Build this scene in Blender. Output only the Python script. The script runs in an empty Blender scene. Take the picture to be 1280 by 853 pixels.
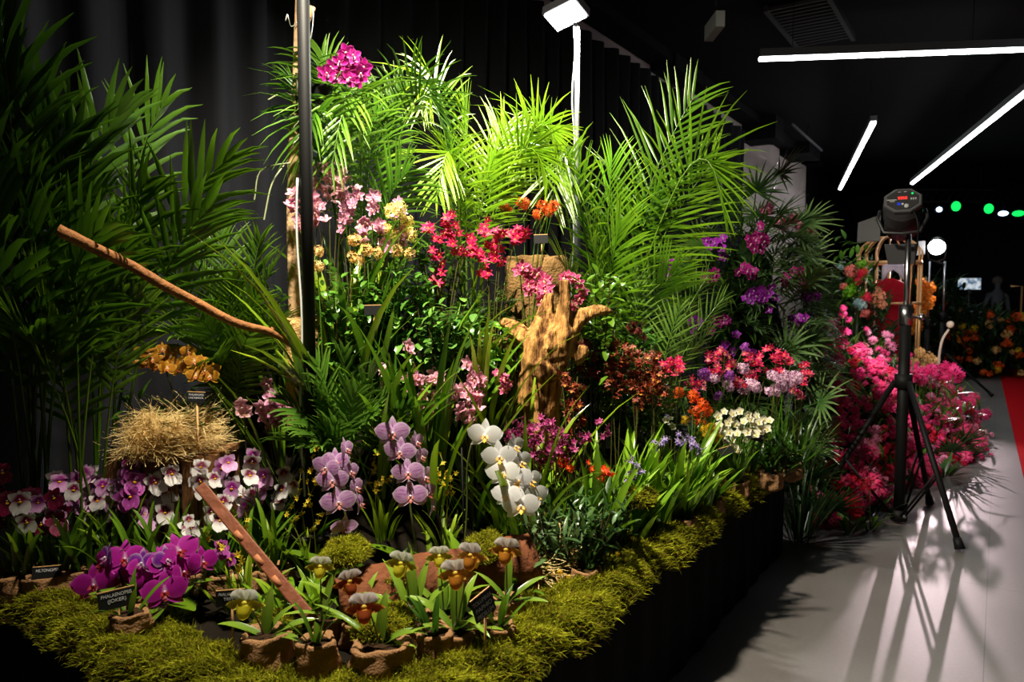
import bpy, math, random
import numpy as np
from mathutils import Vector, Matrix

R = random.Random(7)
C = bpy.context.scene.collection
SC = bpy.context.scene
PI = math.pi
CAMZ, F, PITCH = 1.5, 920.0, math.radians(3.8)
FW = Vector((0.834, 0.552, 0)).normalized()
RT = Vector((FW.y, -FW.x, 0))
UP = Vector((0, 0, 1))
FC = FW * math.cos(PITCH) - UP * math.sin(PITCH)
UC = FW * math.sin(PITCH) + UP * math.cos(PITCH)
EYE = Vector((0, 0, CAMZ))

def ray(px, py):
    return RT * ((px - 640) / F) + UC * (-(py - 426.5) / F) + FC

def at(px, py, d):
    """a point of the place at horizontal distance d from where the photographer stood"""
    r = ray(px, py)
    return EYE + r * (d / r.dot(FW))

def atz(px, py, z):
    r = ray(px, py)
    return EYE + r * ((z - CAMZ) / r.z)

def gxy(px, d):
    p = at(px, 365, d)
    return p.x, p.y

def sm(a, b, x):
    t = min(1, max(0, (x - a) / (b - a)))
    return t * t * (3 - 2 * t)

def TZ(x, y):
    """height of the stepped planting terrace"""
    k = sm(1.45, 2.1, y) * sm(1.55, 2.2, x) * (1 - sm(3.7, 4.3, x))
    return 0.52 + 0.68 * k

def S(r, g, b):
    f = lambda c: (c / 255 / 12.92) if c / 255 < 0.04045 else ((c / 255 + 0.055) / 1.055) ** 2.4
    return (f(r), f(g), f(b))

def lerp(a, b, t):
    return tuple(x + (y - x) * t for x, y in zip(a, b))

# ---------------------------------------------------------------- materials
def newmat(name):
    m = bpy.data.materials.new(name); m.use_nodes = True
    nt = m.node_tree
    return m, nt, nt.nodes['Principled BSDF'], nt.nodes['Material Output']

def grainy(name, dark, light, stretch):
    m = plain(name, light, .8, spec=.2, bump=1.0, bscale=16, var=.5, vscale=8, stretch=stretch)
    for n in m.node_tree.nodes:
        if n.bl_idname == 'ShaderNodeValToRGB':
            n.color_ramp.elements[0].color = (*dark, 1); n.color_ramp.elements[1].color = (*light, 1)
            n.color_ramp.elements[0].position = .36; n.color_ramp.elements[1].position = .6
    return m

def plain(name, col, rough=0.6, metal=0.0, spec=0.5, bump=0, bscale=30, var=0.0, vscale=6, stretch=None):
    m, nt, b, o = newmat(name)
    b.inputs['Base Color'].default_value = (*col, 1)
    b.inputs['Roughness'].default_value = rough
    b.inputs['Metallic'].default_value = metal
    b.inputs['Specular IOR Level'].default_value = spec
    if bump or var:
        tc = nt.nodes.new('ShaderNodeTexCoord'); mp = nt.nodes.new('ShaderNodeMapping')
        nt.links.new(tc.outputs['Object'], mp.inputs['Vector'])
        if stretch: mp.inputs['Scale'].default_value = stretch
    if var:
        n = nt.nodes.new('ShaderNodeTexNoise'); n.inputs['Scale'].default_value = vscale; n.inputs['Detail'].default_value = 6
        nt.links.new(mp.outputs[0], n.inputs['Vector'])
        r = nt.nodes.new('ShaderNodeValToRGB')
        r.color_ramp.elements[0].position = 0.3; r.color_ramp.elements[1].position = 0.7
        r.color_ramp.elements[0].color = (*[c * (1 - var) for c in col], 1)
        r.color_ramp.elements[1].color = (*[min(1, c * (1 + var)) for c in col], 1)
        nt.links.new(n.outputs['Fac'], r.inputs['Fac']); nt.links.new(r.outputs['Color'], b.inputs['Base Color'])
    if bump:
        n2 = nt.nodes.new('ShaderNodeTexNoise'); n2.inputs['Scale'].default_value = bscale; n2.inputs['Detail'].default_value = 5
        nt.links.new(mp.outputs[0], n2.inputs['Vector'])
        bp = nt.nodes.new('ShaderNodeBump'); bp.inputs['Strength'].default_value = bump; bp.inputs['Distance'].default_value = 0.02
        nt.links.new(n2.outputs['Fac'], bp.inputs['Height']); nt.links.new(bp.outputs['Normal'], b.inputs['Normal'])
    return m

def pigment(name, rough, trans, spec=0.5, vary=0.25, hue=0.5):
    """thin plant tissue: its own pigment from the mesh, some light passing through"""
    m, nt, b, o = newmat(name)
    a = nt.nodes.new('ShaderNodeAttribute'); a.attribute_name = 'Col'
    oi = nt.nodes.new('ShaderNodeObjectInfo')
    mr = nt.nodes.new('ShaderNodeMapRange')
    mr.inputs['To Min'].default_value = 1 - vary; mr.inputs['To Max'].default_value = 1 + vary
    nt.links.new(oi.outputs['Random'], mr.inputs['Value'])
    hs = nt.nodes.new('ShaderNodeHueSaturation')
    hs.inputs['Hue'].default_value = hue
    nt.links.new(mr.outputs[0], hs.inputs['Value']); nt.links.new(a.outputs['Color'], hs.inputs['Color'])
    nt.links.new(hs.outputs['Color'], b.inputs['Base Color'])
    b.inputs['Roughness'].default_value = rough; b.inputs['Specular IOR Level'].default_value = spec
    t = nt.nodes.new('ShaderNodeBsdfTranslucent'); nt.links.new(hs.outputs['Color'], t.inputs['Color'])
    mx = nt.nodes.new('ShaderNodeMixShader'); mx.inputs['Fac'].default_value = trans
    nt.links.new(b.outputs[0], mx.inputs[1]); nt.links.new(t.outputs[0], mx.inputs[2])
    nt.links.new(mx.outputs[0], o.inputs['Surface'])
    return m

def glow(name, col, s):
    m, nt, b, o = newmat(name)
    e = nt.nodes.new('ShaderNodeEmission'); e.inputs['Color'].default_value = (*col, 1); e.inputs['Strength'].default_value = s
    nt.links.new(e.outputs[0], o.inputs['Surface'])
    return m

LEAF = pigment('leaf_tissue', 0.32, 0.28, 0.6, 0.25, 0.49)
GLOSSY_LEAF = pigment('glossy_leaf_tissue', 0.24, 0.2, 0.7, 0.2, 0.478)
PETAL = pigment('petal_tissue', 0.5, 0.35, 0.3, 0.1)
MOSS = pigment('moss_tissue', 0.8, 0.4, 0.1, 0.0)
STRAW = pigment('raffia_fibre', 0.6, 0.2, 0.3, 0.0)
BURLAP = plain('burlap_cloth', S(150, 112, 78), 0.95, spec=0.05, bump=0.6, bscale=160, var=0.25, vscale=9)
KHAKI_BURLAP = plain('hessian_cloth', S(122, 94, 58), 0.95, spec=0.05, bump=0.8, bscale=90, var=0.35, vscale=14)
SOIL = plain('bark_compost', S(52, 36, 24), 0.95, spec=0.1, bump=1, bscale=70, var=0.5, vscale=40)
TERRACE = plain('dark_terrace_cloth', S(26, 22, 17), 0.95, spec=0.05, bump=0.5, bscale=25, var=0.4, vscale=8)
BLACKCLOTH = plain('black_skirt_cloth', S(20, 19, 20), 0.9, spec=0.08, bump=0.15, bscale=60)
CURTAIN = plain('black_molton_curtain', S(33, 33, 37), 0.85, spec=0.12)
BLACKMETAL = plain('black_powder_coat', S(15, 15, 16), 0.6, 0.0, 0.2)
CHROME = plain('brushed_steel', S(190, 190, 195), 0.28, 1.0)
SILVERPAINT = plain('pale_grey_pole_paint', S(168, 170, 173), 0.5, 0.0, .3)
GREYPLASTIC = plain('grey_lamp_housing', S(72, 72, 76), 0.5)
DARKPLASTIC = plain('dark_lamp_housing', S(34, 33, 36), 0.45)
WHITECABLE = plain('white_cable_sheath', S(205, 208, 205), 0.5)
DRIFT = grainy('weathered_driftwood', S(84, 50, 22), S(192, 142, 80), (5, 5, .7))  # dark tone puts the shade of the recesses into the grain
BRANCH = plain('peeled_branch_bark', S(150, 98, 56), 0.7, spec=0.25, bump=0.4, bscale=60, var=0.3, vscale=20)
TRUNK = plain('pale_birch_bark', S(206, 168, 126), 0.75, spec=0.2, bump=0.5, bscale=40, var=0.25, vscale=18)
REDWOOD = plain('red_brown_timber', S(120, 66, 42), 0.6, spec=0.3, bump=0.3, bscale=30, var=0.25, vscale=14)
CRATEWOOD = plain('crate_boards', S(128, 88, 54), 0.8, spec=0.2, bump=0.4, bscale=30, var=0.3, vscale=10, stretch=(6, 6, 1))
CORK = plain('cork_bark', S(112, 66, 42), 0.85, spec=0.15, bump=0.8, bscale=30, var=0.4, vscale=12)
SIGNCARD = plain('black_chalk_card', S(22, 22, 24), 0.5, spec=0.3)
CHALK = plain('white_chalk_pen', S(205, 205, 210), 0.8)
STICKWOOD = plain('pale_stick_wood', S(196, 150, 96), 0.7)
POTPLASTIC = plain('dark_pot_plastic', S(30, 26, 24), 0.5)
GOLD = plain('gold_painted_wire', S(214, 164, 108), 0.35, 0.3)
REDVELVET = plain('red_velvet', S(150, 20, 34), 0.9, spec=0.1, bump=0.5, bscale=14, var=0.2)
REDCARPET = plain('red_carpet_pile', S(176, 16, 26), 0.95, spec=0.05, bump=0.4, bscale=200)
WIRE = plain('pale_wire', S(200, 200, 196), 0.35, 0.6)

# ---------------------------------------------------------------- mesh builder
class M:
    def __init__(s): s.v = []; s.f = []; s.c = []; s.m = []
    def grid(s, rows, cols, mat=0, close=False):
        n = len(rows[0]); b = len(s.v)
        for r, c in zip(rows, cols):
            s.v.extend(tuple(p) for p in r)
            s.c.extend(c if isinstance(c, list) else [c] * n)
        for i in range(len(rows) - 1):
            for j in range(n if close else n - 1):
                k = (j + 1) % n
                s.f.append((b + i * n + j, b + i * n + k, b + (i + 1) * n + k, b + (i + 1) * n + j)); s.m.append(mat)
    def tube(s, pts, rad, n=6, col=(.5, .5, .5), mat=0, cap=True, bump=0, rnd=None, ridge=0):
        rg = [1 + ridge * ((rnd.random() - .5) + .6 * math.sin(k * 2.4)) if ridge else 1 for k in range(n)]
        pts = [Vector(p) for p in pts]
        if not isinstance(rad, (list, tuple)): rad = [rad] * len(pts)
        cols = col if isinstance(col, list) else [col] * len(pts)
        rows = []; prev = None
        for i, p in enumerate(pts):
            t = (pts[min(i + 1, len(pts) - 1)] - pts[max(i - 1, 0)]).normalized()
            if prev is None:
                a = Vector((0, 0, 1)) if abs(t.z) < .9 else Vector((1, 0, 0))
                x = t.cross(a).normalized()
            else:
                x = (prev - t * prev.dot(t)).normalized()
            prev = x; y = t.cross(x)
            rr = rad[i]
            rows.append([p + (x * math.cos(2 * PI * k / n) + y * math.sin(2 * PI * k / n)) * rr * rg[k] * (1 + (bump * (rnd.random() - .5) if bump else 0)) for k in range(n)])
        b = len(s.v)
        s.grid(rows, cols, mat, True)
        if cap:
            s.f.append(tuple(b + k for k in reversed(range(n)))); s.m.append(mat)
            e = b + (len(pts) - 1) * n
            s.f.append(tuple(e + k for k in range(n))); s.m.append(mat)
    def box(s, c, sz, rot=None, mat=0, col=(.5, .5, .5)):
        b = len(s.v); c = Vector(c)
        for dx in (-.5, .5):
            for dy in (-.5, .5):
                for dz in (-.5, .5):
                    p = Vector((dx * sz[0], dy * sz[1], dz * sz[2]))
                    if rot: p = rot @ p
                    s.v.append(tuple(c + p)); s.c.append(col)
        for q in ((0, 1, 3, 2), (4, 6, 7, 5), (0, 4, 5, 1), (2, 3, 7, 6), (0, 2, 6, 4), (1, 5, 7, 3)):
            s.f.append(tuple(b + k for k in q)); s.m.append(mat)
    def ball(s, c, r, nu=8, nv=6, col=(.5, .5, .5), mat=0, sc=(1, 1, 1)):
        c = Vector(c); rows = []
        for i in range(nv + 1):
            a = PI * i / nv
            rr = max(math.sin(a), 0.02)
            rows.append([c + Vector((rr * math.cos(2 * PI * k / nu) * r * sc[0], rr * math.sin(2 * PI * k / nu) * r * sc[1], math.cos(a) * r * sc[2])) for k in range(nu)])
        s.grid(rows, [col] * (nv + 1), mat, True)
    def lathe(s, prof, n=16, c=(0, 0, 0), col=(.5, .5, .5), mat=0, wob=0, rnd=None):
        c = Vector(c); rows = []
        ph = [rnd.random() * 7 for _ in range(4)] if rnd else [0] * 4
        for r, z in prof:
            row = []
            for k in range(n):
                a = 2 * PI * k / n
                q = 1 + wob * (math.sin(3 * a + ph[0] + z * 40) + .7 * math.sin(5 * a + ph[1] - z * 60) + .5 * math.sin(9 * a + ph[2]))
                row.append(c + Vector((r * q * math.cos(a), r * q * math.sin(a), z + wob * .35 * r * math.sin(4 * a + ph[3]))))
            rows.append(row)
        s.grid(rows, [col] * len(prof), mat, True)
    def mesh(s, name, mats, smooth=True):
        me = bpy.data.meshes.new(name)
        me.from_pydata(s.v, [], s.f)
        for m in (mats if isinstance(mats, (list, tuple)) else [mats]): me.materials.append(m)
        if any(s.m): me.polygons.foreach_set('material_index', s.m)
        if smooth: me.polygons.foreach_set('use_smooth', [True] * len(s.f))
        at_ = me.color_attributes.new('Col', 'FLOAT_COLOR', 'POINT')
        a = np.ones((len(s.v), 4), np.float32); a[:, :3] = np.array(s.c, np.float32).reshape(-1, 3)
        at_.data.foreach_set('color', a.ravel())
        me.update()
        return me

def put(name, me, parent=None, mat=None):
    o = bpy.data.objects.new(name, me); C.objects.link(o)
    if parent is not None: o.parent = parent
    if mat is not None: o.matrix_local = mat
    return o

def part(name, m, mats, parent, smooth=True, mat=None):
    return put(name, m.mesh(name, mats, smooth), parent, mat)

def tag(o, label, cat, group=None, kind=None):
    if label: o['label'] = label
    if cat: o['category'] = cat
    if group: o['group'] = group
    if kind: o['kind'] = kind
    return o

def thing(name, label, cat, loc=(0, 0, 0), group=None):
    o = bpy.data.objects.new(name, None); C.objects.link(o)
    o.empty_display_size = 0.05
    o.location = loc
    return tag(o, label, cat, group)

def struct(name, m, mats, smooth=False):
    o = put(name, m.mesh(name, mats, smooth)); o['kind'] = 'structure'
    return o

def orient(n, up, roll=0.0):
    z = Vector(n).normalized(); x = Vector(up).cross(z)
    if x.length < 1e-4: x = Vector((1, 0, 0))
    x.normalize(); y = z.cross(x)
    m = Matrix((x, y, z)).transposed().to_4x4()
    return m @ Matrix.Rotation(roll, 4, 'Z') if roll else m

def bez(a, b, c, t):
    return a * (1 - t) ** 2 + b * (2 * t * (1 - t)) + c * t * t

def spline(pts, n=4):
    """Catmull-Rom through the points"""
    pts = [Vector(p) for p in pts]
    if len(pts) < 3: return pts
    P = [pts[0] * 2 - pts[1]] + pts + [pts[-1] * 2 - pts[-2]]; out = []
    for i in range(1, len(P) - 2):
        a, b, c, d = P[i - 1:i + 3]
        for k in range(n):
            t = k / n
            out.append(0.5 * ((2 * b) + (c - a) * t + (2 * a - 5 * b + 4 * c - d) * t * t + (3 * b - a - 3 * c + d) * t ** 3))
    out.append(pts[-1])
    return out

# ---------------------------------------------------------------- leaves
PROF = {
    'strap': lambda t: min(1, .45 + t * 2.2) * (1 - max(0, (t - .55) / .45) ** 1.7 * .97),
    'lance': lambda t: max(.06, math.sin(PI * min(1, t ** .8 * .97 + .03)) ** .8),
    'oval': lambda t: max(.05, math.sin(PI * (t ** .9 * .96 + .03)) ** .6),
}
def blade(m, base, yaw, elev, L, W, droop, c0, c1, nseg=6, fold=.3, prof='strap', twist=0.0, mat=0, side=0.0):
    p = Vector(base); rows = []; cols = []
    pf = PROF[prof]; st = L / nseg
    for i in range(nseg + 1):
        t = i / nseg
        e = elev - droop * t * t
        y = yaw + side * t * t
        d = Vector((math.cos(e) * math.cos(y), math.cos(e) * math.sin(y), math.sin(e)))
        s = Vector((-math.sin(y), math.cos(y), 0)); n = d.cross(s) * -1
        if twist:
            a = twist * t; s, n = s * math.cos(a) + n * math.sin(a), n * math.cos(a) - s * math.sin(a)
        w = W / 2 * pf(t)
        up = n if n.z > 0 else -n
        rows.append([p - s * w + up * (fold * w), p, p + s * w + up * (fold * w)])
        c = lerp(c0, c1, t)
        cols.append([c, lerp(c, (c[0] * 1.5 + .01, c[1] * 1.3 + .02, c[2]), .5), c])
        p = p + d * st
    m.grid(rows, cols, mat)

def frond(m, P0, P1, P2, leafL, leafW, n, roll=0.0, c0=(.03, .12, .01), c1=(.06, .2, .02), start=.28, a0=75, a1=22, droop=.5, vup=.25, rnd=R, rw=.006, stemcol=None, nseg=4):
    pts = [bez(P0, P1, P2, i / 12) for i in range(13)]
    L = sum((pts[i + 1] - pts[i]).length for i in range(12))
    sc = stemcol or lerp(c0, c1, .7)
    m.tube(pts, [rw * (1 - .8 * i / 12) for i in range(13)], 5, sc, cap=False)
    for i in range(n):
        u = (i + .5) / n
        t = start + (1 - start) * u
        p = bez(P0, P1, P2, t)
        tg = (bez(P0, P1, P2, min(1, t + .02)) - bez(P0, P1, P2, t - .02)).normalized()
        s = tg.cross(UP)
        if s.length < .05: s = RT.copy()
        s.normalize(); nr = s.cross(tg)
        if nr.z < 0: nr = -nr
        if roll:
            s, nr = s * math.cos(roll) + nr * math.sin(roll), nr * math.cos(roll) - s * math.sin(roll)
        th = math.radians(a0 + (a1 - a0) * u)
        ll = leafL * (math.sin(PI * (.12 + .8 * u)) ** .7) * rnd.uniform(.88, 1.08)
        for sg in (-1, 1):
            jit = rnd.uniform(-.12, .12)
            d = (tg * math.cos(th + jit) + s * (sg * math.sin(th + jit)) + nr * (vup + rnd.uniform(-.12, .12))).normalized()
            wv = d.cross(nr).normalized()
            q = p.copy(); rows = []; cols = []
            dr = droop * rnd.uniform(.6, 1.4)
            cj = rnd.uniform(.8, 1.2)
            for k in range(nseg + 1):
                v = k / nseg
                w = leafW * .5 * (.35 + .65 * min(1, v * 4)) * (1 - v ** 2.2 * .95)
                dd = (d - UP * (dr * v * v)).normalized()
                c = tuple(x * cj for x in lerp(c0, c1, v))
                rows.append([q - wv * w, q - nr * (w * .35), q + wv * w]); cols.append(c)
                q = q + dd * (ll / nseg)
            m.grid(rows, cols)

def fan_leaf(m, base, tip, radius, n, c0, c1, rnd, spread=150, w=.02, face=None):
    """palmate palm leaf: petiole and a fan of blades"""
    base = Vector(base); tip = Vector(tip)
    ax = (tip - base).normalized()
    fc = Vector(face) if face is not None else (EYE - tip).normalized()
    s = ax.cross(fc).normalized(); nr = s.cross(ax)
    m.tube([base, (base + tip) / 2 + UP * .02, tip], [.006, .005, .004], 5, c0, cap=False)
    for i in range(n):
        a = math.radians(-spread + 2 * spread * i / (n - 1)) + rnd.uniform(-.04, .04)
        d = (ax * math.cos(a) + s * math.sin(a) + nr * rnd.uniform(.02, .3)).normalized()
        wv = d.cross(nr).normalized(); q = tip.copy(); rows = []; cols = []
        ll = radius * rnd.uniform(.8, 1.05) * (1 - .25 * abs(a) / PI)
        for k in range(5):
            v = k / 4
            ww = w * .5 * (.5 + min(.5, v * 2)) * (1 - v ** 2.5 * .96)
            rows.append([q - wv * ww + nr * ww * .4, q, q + wv * ww + nr * ww * .4]); cols.append(lerp(c0, c1, v))
            q = q + (d - UP * (.35 * v * v)).normalized() * (ll / 4)
        m.grid(rows, cols)

# ---------------------------------------------------------------- flowers: face +Z, top +Y, about one unit across
ROUND = lambda t: max(.06, math.sin(PI * (.03 + .965 * t ** .95)) ** .55)
OBL = lambda t: max(.12, math.sin(PI * (.06 + .92 * t ** .9)) ** .75)
POINT = lambda t: max(.08, math.sin(PI * (.1 + .88 * t ** .7)))
def petal(m, ang, L, W, prof, col, cup=0.0, curl=0.0, z0=0.0, bend=0.0, nt=5, ns=2, wave=0.0, off=(0, 0), round_tip=True):
    a = math.radians(ang); ca, sa = math.cos(a), math.sin(a); rows = []; cols = []
    for i in range(nt + 1):
        t = .5 - .5 * math.cos(PI * i / nt) if round_tip else i / nt; w = prof(t) * W / 2; r = []; cc = []
        for j in range(-ns, ns + 1):
            s = j / ns
            x = L * t * (1 - .05 * s * s * (t > .5)); y = s * w
            z = z0 + cup * t * t + curl * s * s * w - bend * max(0, t - .45) ** 2 * 3 + wave * math.sin(t * 9 + s * 3) * abs(s)
            r.append((off[0] + ca * x - sa * y, off[1] + sa * x + ca * y, z)); cc.append(col(t, s))
        rows.append(r); cols.append(cc)
    m.grid(rows, cols)

def fl_phal(p_c, edge, vein, lip, lip2, rnd, stripes=0.0):
    m = M()
    def pc(t, s):
        k = 1 if t > .9 or abs(s) > .9 else 0
        c = lerp(p_c, edge, max(k, max(0, t - .75) * 2.2, max(0, abs(s) - .6) * 1.6))
        if stripes and (int((s + 1) * 9) % 2 == 0) and t < .85: c = lerp(c, vein, stripes)
        if stripes > .5: c = lerp(c, vein, rnd.random() * .75 * (1 if t > .12 else .3))
        if t < .12: c = lerp(c, (.85, .8, .8), .4)
        return c
    for a in (90, 218, 322):
        petal(m, a, .48, .25, OBL, pc, cup=-.02, curl=.15, z0=-.02, ns=3)
    j = rnd.uniform(-.03, .03)
    for a in (14, 166):
        petal(m, a + rnd.uniform(-4, 4), .53, .5, ROUND, pc, cup=.04 + j, curl=-.08, z0=.015, nt=11 if stripes > .5 else 8, ns=7 if stripes > .5 else 4)
    petal(m, 270, .2, .16, OBL, lambda t, s: lerp(lip2, lip, min(1, t * 1.4)), cup=.16, curl=-.4, z0=.05)
    for a in (215, 325): petal(m, a, .13, .1, OBL, lambda t, s: lerp(lip2, lip, t), cup=.14, z0=.05, nt=3, ns=1)
    m.ball((0, .0, .07), .04, 6, 4, lerp(edge, (.9, .85, .85), .5))
    return m.mesh('phalaenopsis_bloom', PETAL)

def fl_milt(main, mask, rim, rnd, eye=S(240, 180, 20)):
    m = M()
    mk = lambda k: (lambda t, s: lerp(mask, main if abs(s) < .8 else rim, sm(k, k + .18, t)))
    petal(m, 90, .38, .24, OBL, mk(.1), cup=.02, z0=-.01)
    for a in (38, 142): petal(m, a, .44, .36, ROUND, mk(.4), cup=.03, z0=.01, ns=3)
    for a in (205, 335): petal(m, a, .36, .2, OBL, mk(.05), z0=-.03)
    for a in (248, 292): petal(m, a, .56, .5, ROUND, mk(.16), cup=.05, z0=.03, nt=6, ns=3, wave=.02)
    m.ball((0, -.05, .05), .055, 6, 4, eye, sc=(1.3, .9, .5)); m.ball((0, .05, .05), .035, 6, 4, lerp(mask, (.8, .7, .75), .5))
    return m.mesh('pansy_orchid_bloom', PETAL)

def fl_cymb(c, c2, lipc, lip2, rnd, cup=.16, W=.33, pale=.45):
    m = M()
    cl = lambda t, s: lerp(c2 if (abs(s) < .2 or t < .2) else c, lerp(c, (.95, .85, .85), pale), max(0, abs(s) - .5) + max(0, t - .7))
    for a in (90, 20, 160, 232, 308):
        petal(m, a + rnd.uniform(-6, 6), .5, W, ROUND, cl, cup=cup + rnd.uniform(-.05, .05), curl=.25, z0=0, ns=2)
    petal(m, 270, .34, .24, OBL, lambda t, s: lerp(lip2, lipc, t), cup=.12, curl=-.5, z0=.1, bend=.2)
    m.tube([(0, 0, .04), (0, .05, .16), (0, .02, .24)], [.045, .045, .035], 6, lerp(c, (.9, .8, .7), .5))
    return m.mesh('cymbidium_bloom', PETAL)

def fl_onc(c, c2, lipc, lip2, rnd, lipL=.42):
    m = M()
    cl = lambda t, s: lerp(c, c2, sm(.35, .9, t + rnd.uniform(-.25, .25)))
    for a in (90, 25, 155, 215, 325):
        petal(m, a + rnd.uniform(-9, 9), rnd.uniform(.44, .54), .2, POINT, cl, cup=rnd.uniform(-.04, .14), curl=.3, nt=4, ns=1, wave=.03)
    petal(m, 270, lipL, .34, lambda t: max(.25, math.sin(PI * (.1 + .85 * t ** 1.5)) ** .6), lambda t, s: lerp(lip2, lipc, sm(.1, .4, t)), cup=.06, z0=.06, nt=4, ns=2, wave=.02)
    m.ball((0, 0, .07), .06, 6, 4, lip2)
    return m.mesh('oncidium_bloom', PETAL)

def fl_ball(c, c2, rnd, n=24, fr=.2, flat=1.0, hole=0.0):
    """rounded head of many star florets"""
    m = M(); core = lerp(c, (.02, .06, .01), .7)
    m.ball((0, 0, -.06), .12, 7, 4, core, sc=(1, 1, .8 * flat))
    for i in range(n):
        z = 1 - (i + .5) / n * 1.55; ph = i * 2.39996 + rnd.uniform(-.3, .3)
        r = math.sqrt(max(0, 1 - z * z))
        nn = Vector((r * math.cos(ph), r * math.sin(ph), z * flat)).normalized()
        p = nn * (.36 + rnd.uniform(-.1, .09)); p.z *= flat
        nn = (nn + Vector((rnd.gauss(0, .35), rnd.gauss(0, .35), rnd.gauss(0, .35)))).normalized()
        x = nn.orthogonal().normalized(); y = nn.cross(x); o = rnd.random() * 6
        m.tube([p * .4, p], [.012, .012], 3, lerp(c, (.1, .25, .03), .5), cap=False)
        cc = lerp(lerp(c, c2, rnd.random()), (c[0] * .55, c[1] * .55, c[2] * .55), rnd.random() * .5)
        for k in range(5):
            a = o + 2 * PI * k / 5
            d = x * math.cos(a) + y * math.sin(a); s = x * -math.sin(a) + y * math.cos(a)
            m.grid([[p - s * .015, p + s * .015], [p + d * fr * .6 - s * fr * .2 + nn * .06, p + d * fr * .6 + s * fr * .2 + nn * .06], [p + d * fr - s * .012 + nn * .03, p + d * fr + s * .012 + nn * .03]], [lerp(cc, c2, .5), cc, cc])
    return m.mesh('floret_head', PETAL)

def fl_star(c, c2, rnd, n=6, w=.17, curl=.0, L=.5):
    """lily-like flower of narrow petals, curled back when curl is above nought"""
    m = M()
    for k in range(n):
        petal(m, 360 * k / n + rnd.uniform(-8, 8), L, w, POINT, lambda t, s: lerp(c2, c, sm(0, .5, t)), cup=.22, bend=curl * rnd.uniform(.6, 1.3), curl=.3, nt=6, ns=1, wave=.02)
    for k in range(5):
        a = rnd.random() * 6.3
        m.tube([(0, 0, 0), (.09 * math.cos(a), .09 * math.sin(a), .2), (.17 * math.cos(a), .17 * math.sin(a), .32)], .007, 3, lerp(c, (.9, .5, .6), .5), cap=False)
    return m.mesh('star_bloom', PETAL)

def fl_paph(dors, dorsb, pet, petedge, pouch, pouch2, rnd):
    m = M()
    rows = []; cols = []
    for i in range(8):
        t = i / 7; r = []; cc = []
        for k in range(-6, 7):
            q = k / 6; a = abs(q)
            w = .07 + .36 * sm(0, .75, t)
            y = .4 * t * (1 + .22 * a - .55 * a ** 4) - .02
            r.append((q * w, y, .05 + .1 * t * t + .1 * a * a * t + .035 * math.sin(q * 11 + t * 3) * t))
            vein = (k % 2 == 0 and t < .8) or t < .25
            cc.append(lerp(dors, dorsb, .75 * (1 - t * .8)) if vein else dors)
        rows.append(r); cols.append(cc)
    m.grid(rows, cols)
    for a in (-10, 190):
        petal(m, a, .62, .3, OBL, lambda t, s: lerp(petedge if abs(s) > .6 or t > .85 else pet, pet, .25), cup=.3, curl=.35, z0=.05, bend=.3, nt=6, ns=2, wave=.06)
    petal(m, 270, .5, .36, OBL, lambda t, s: lerp(pouch2, petedge, .6), cup=-.05, z0=-.05)
    rows = []; cols = []
    for i in range(8):
        t = i / 7
        r = .22 * (1.05 - .2 * t) * math.sqrt(max(.03, 1 - max(0, (t - .45) / .56) ** 2)); zz = .22 + .1 * math.sin(t * 2)
        rows.append([(r * math.cos(2 * PI * k / 12), -.06 - t * .42, zz + r * .9 * math.sin(2 * PI * k / 12) - .05) for k in range(12)])
        cols.append([lerp(pouch, pouch2, max(0, -math.sin(2 * PI * k / 12))) for k in range(12)])
    m.grid(rows, cols, close=True)
    m.ball((0, .0, .2), .09, 7, 5, lerp(pouch2, (.8, .7, .1), .5), sc=(1, .8, .5))
    return m.mesh('slipper_bloom', PETAL)
# ================================================================ camera and world
cam = bpy.data.cameras.new('camera'); cam.sensor_width = 36; cam.lens = 36 * F / 1280
cam.clip_start = 0.05; cam.clip_end = 80
cam.dof.use_dof = True; cam.dof.focus_distance = 2.9; cam.dof.aperture_fstop = 4.5
co = bpy.data.objects.new('camera', cam); C.objects.link(co)
co.location = EYE
co.rotation_euler = (PI / 2 - PITCH, 0, -math.atan2(FW.x, FW.y))
SC.camera = co
SC.view_settings.view_transform = 'Standard'; SC.view_settings.look = 'None'
SC.view_settings.exposure = 0; SC.view_settings.gamma = 1; SC.view_settings.use_curve_mapping = False
w = bpy.data.worlds.new('hall_air'); SC.world = w; w.use_nodes = True
w.node_tree.nodes['Background'].inputs['Color'].default_value = (.9, .95, 1, 1)
w.node_tree.nodes['Background'].inputs['Strength'].default_value = 0.012
SC.cycles.max_bounces = 6; SC.cycles.transparent_max_bounces = 4
SC.cycles.caustics_reflective = False; SC.cycles.caustics_refractive = False
SC.cycles.sample_clamp_indirect = 4

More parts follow.
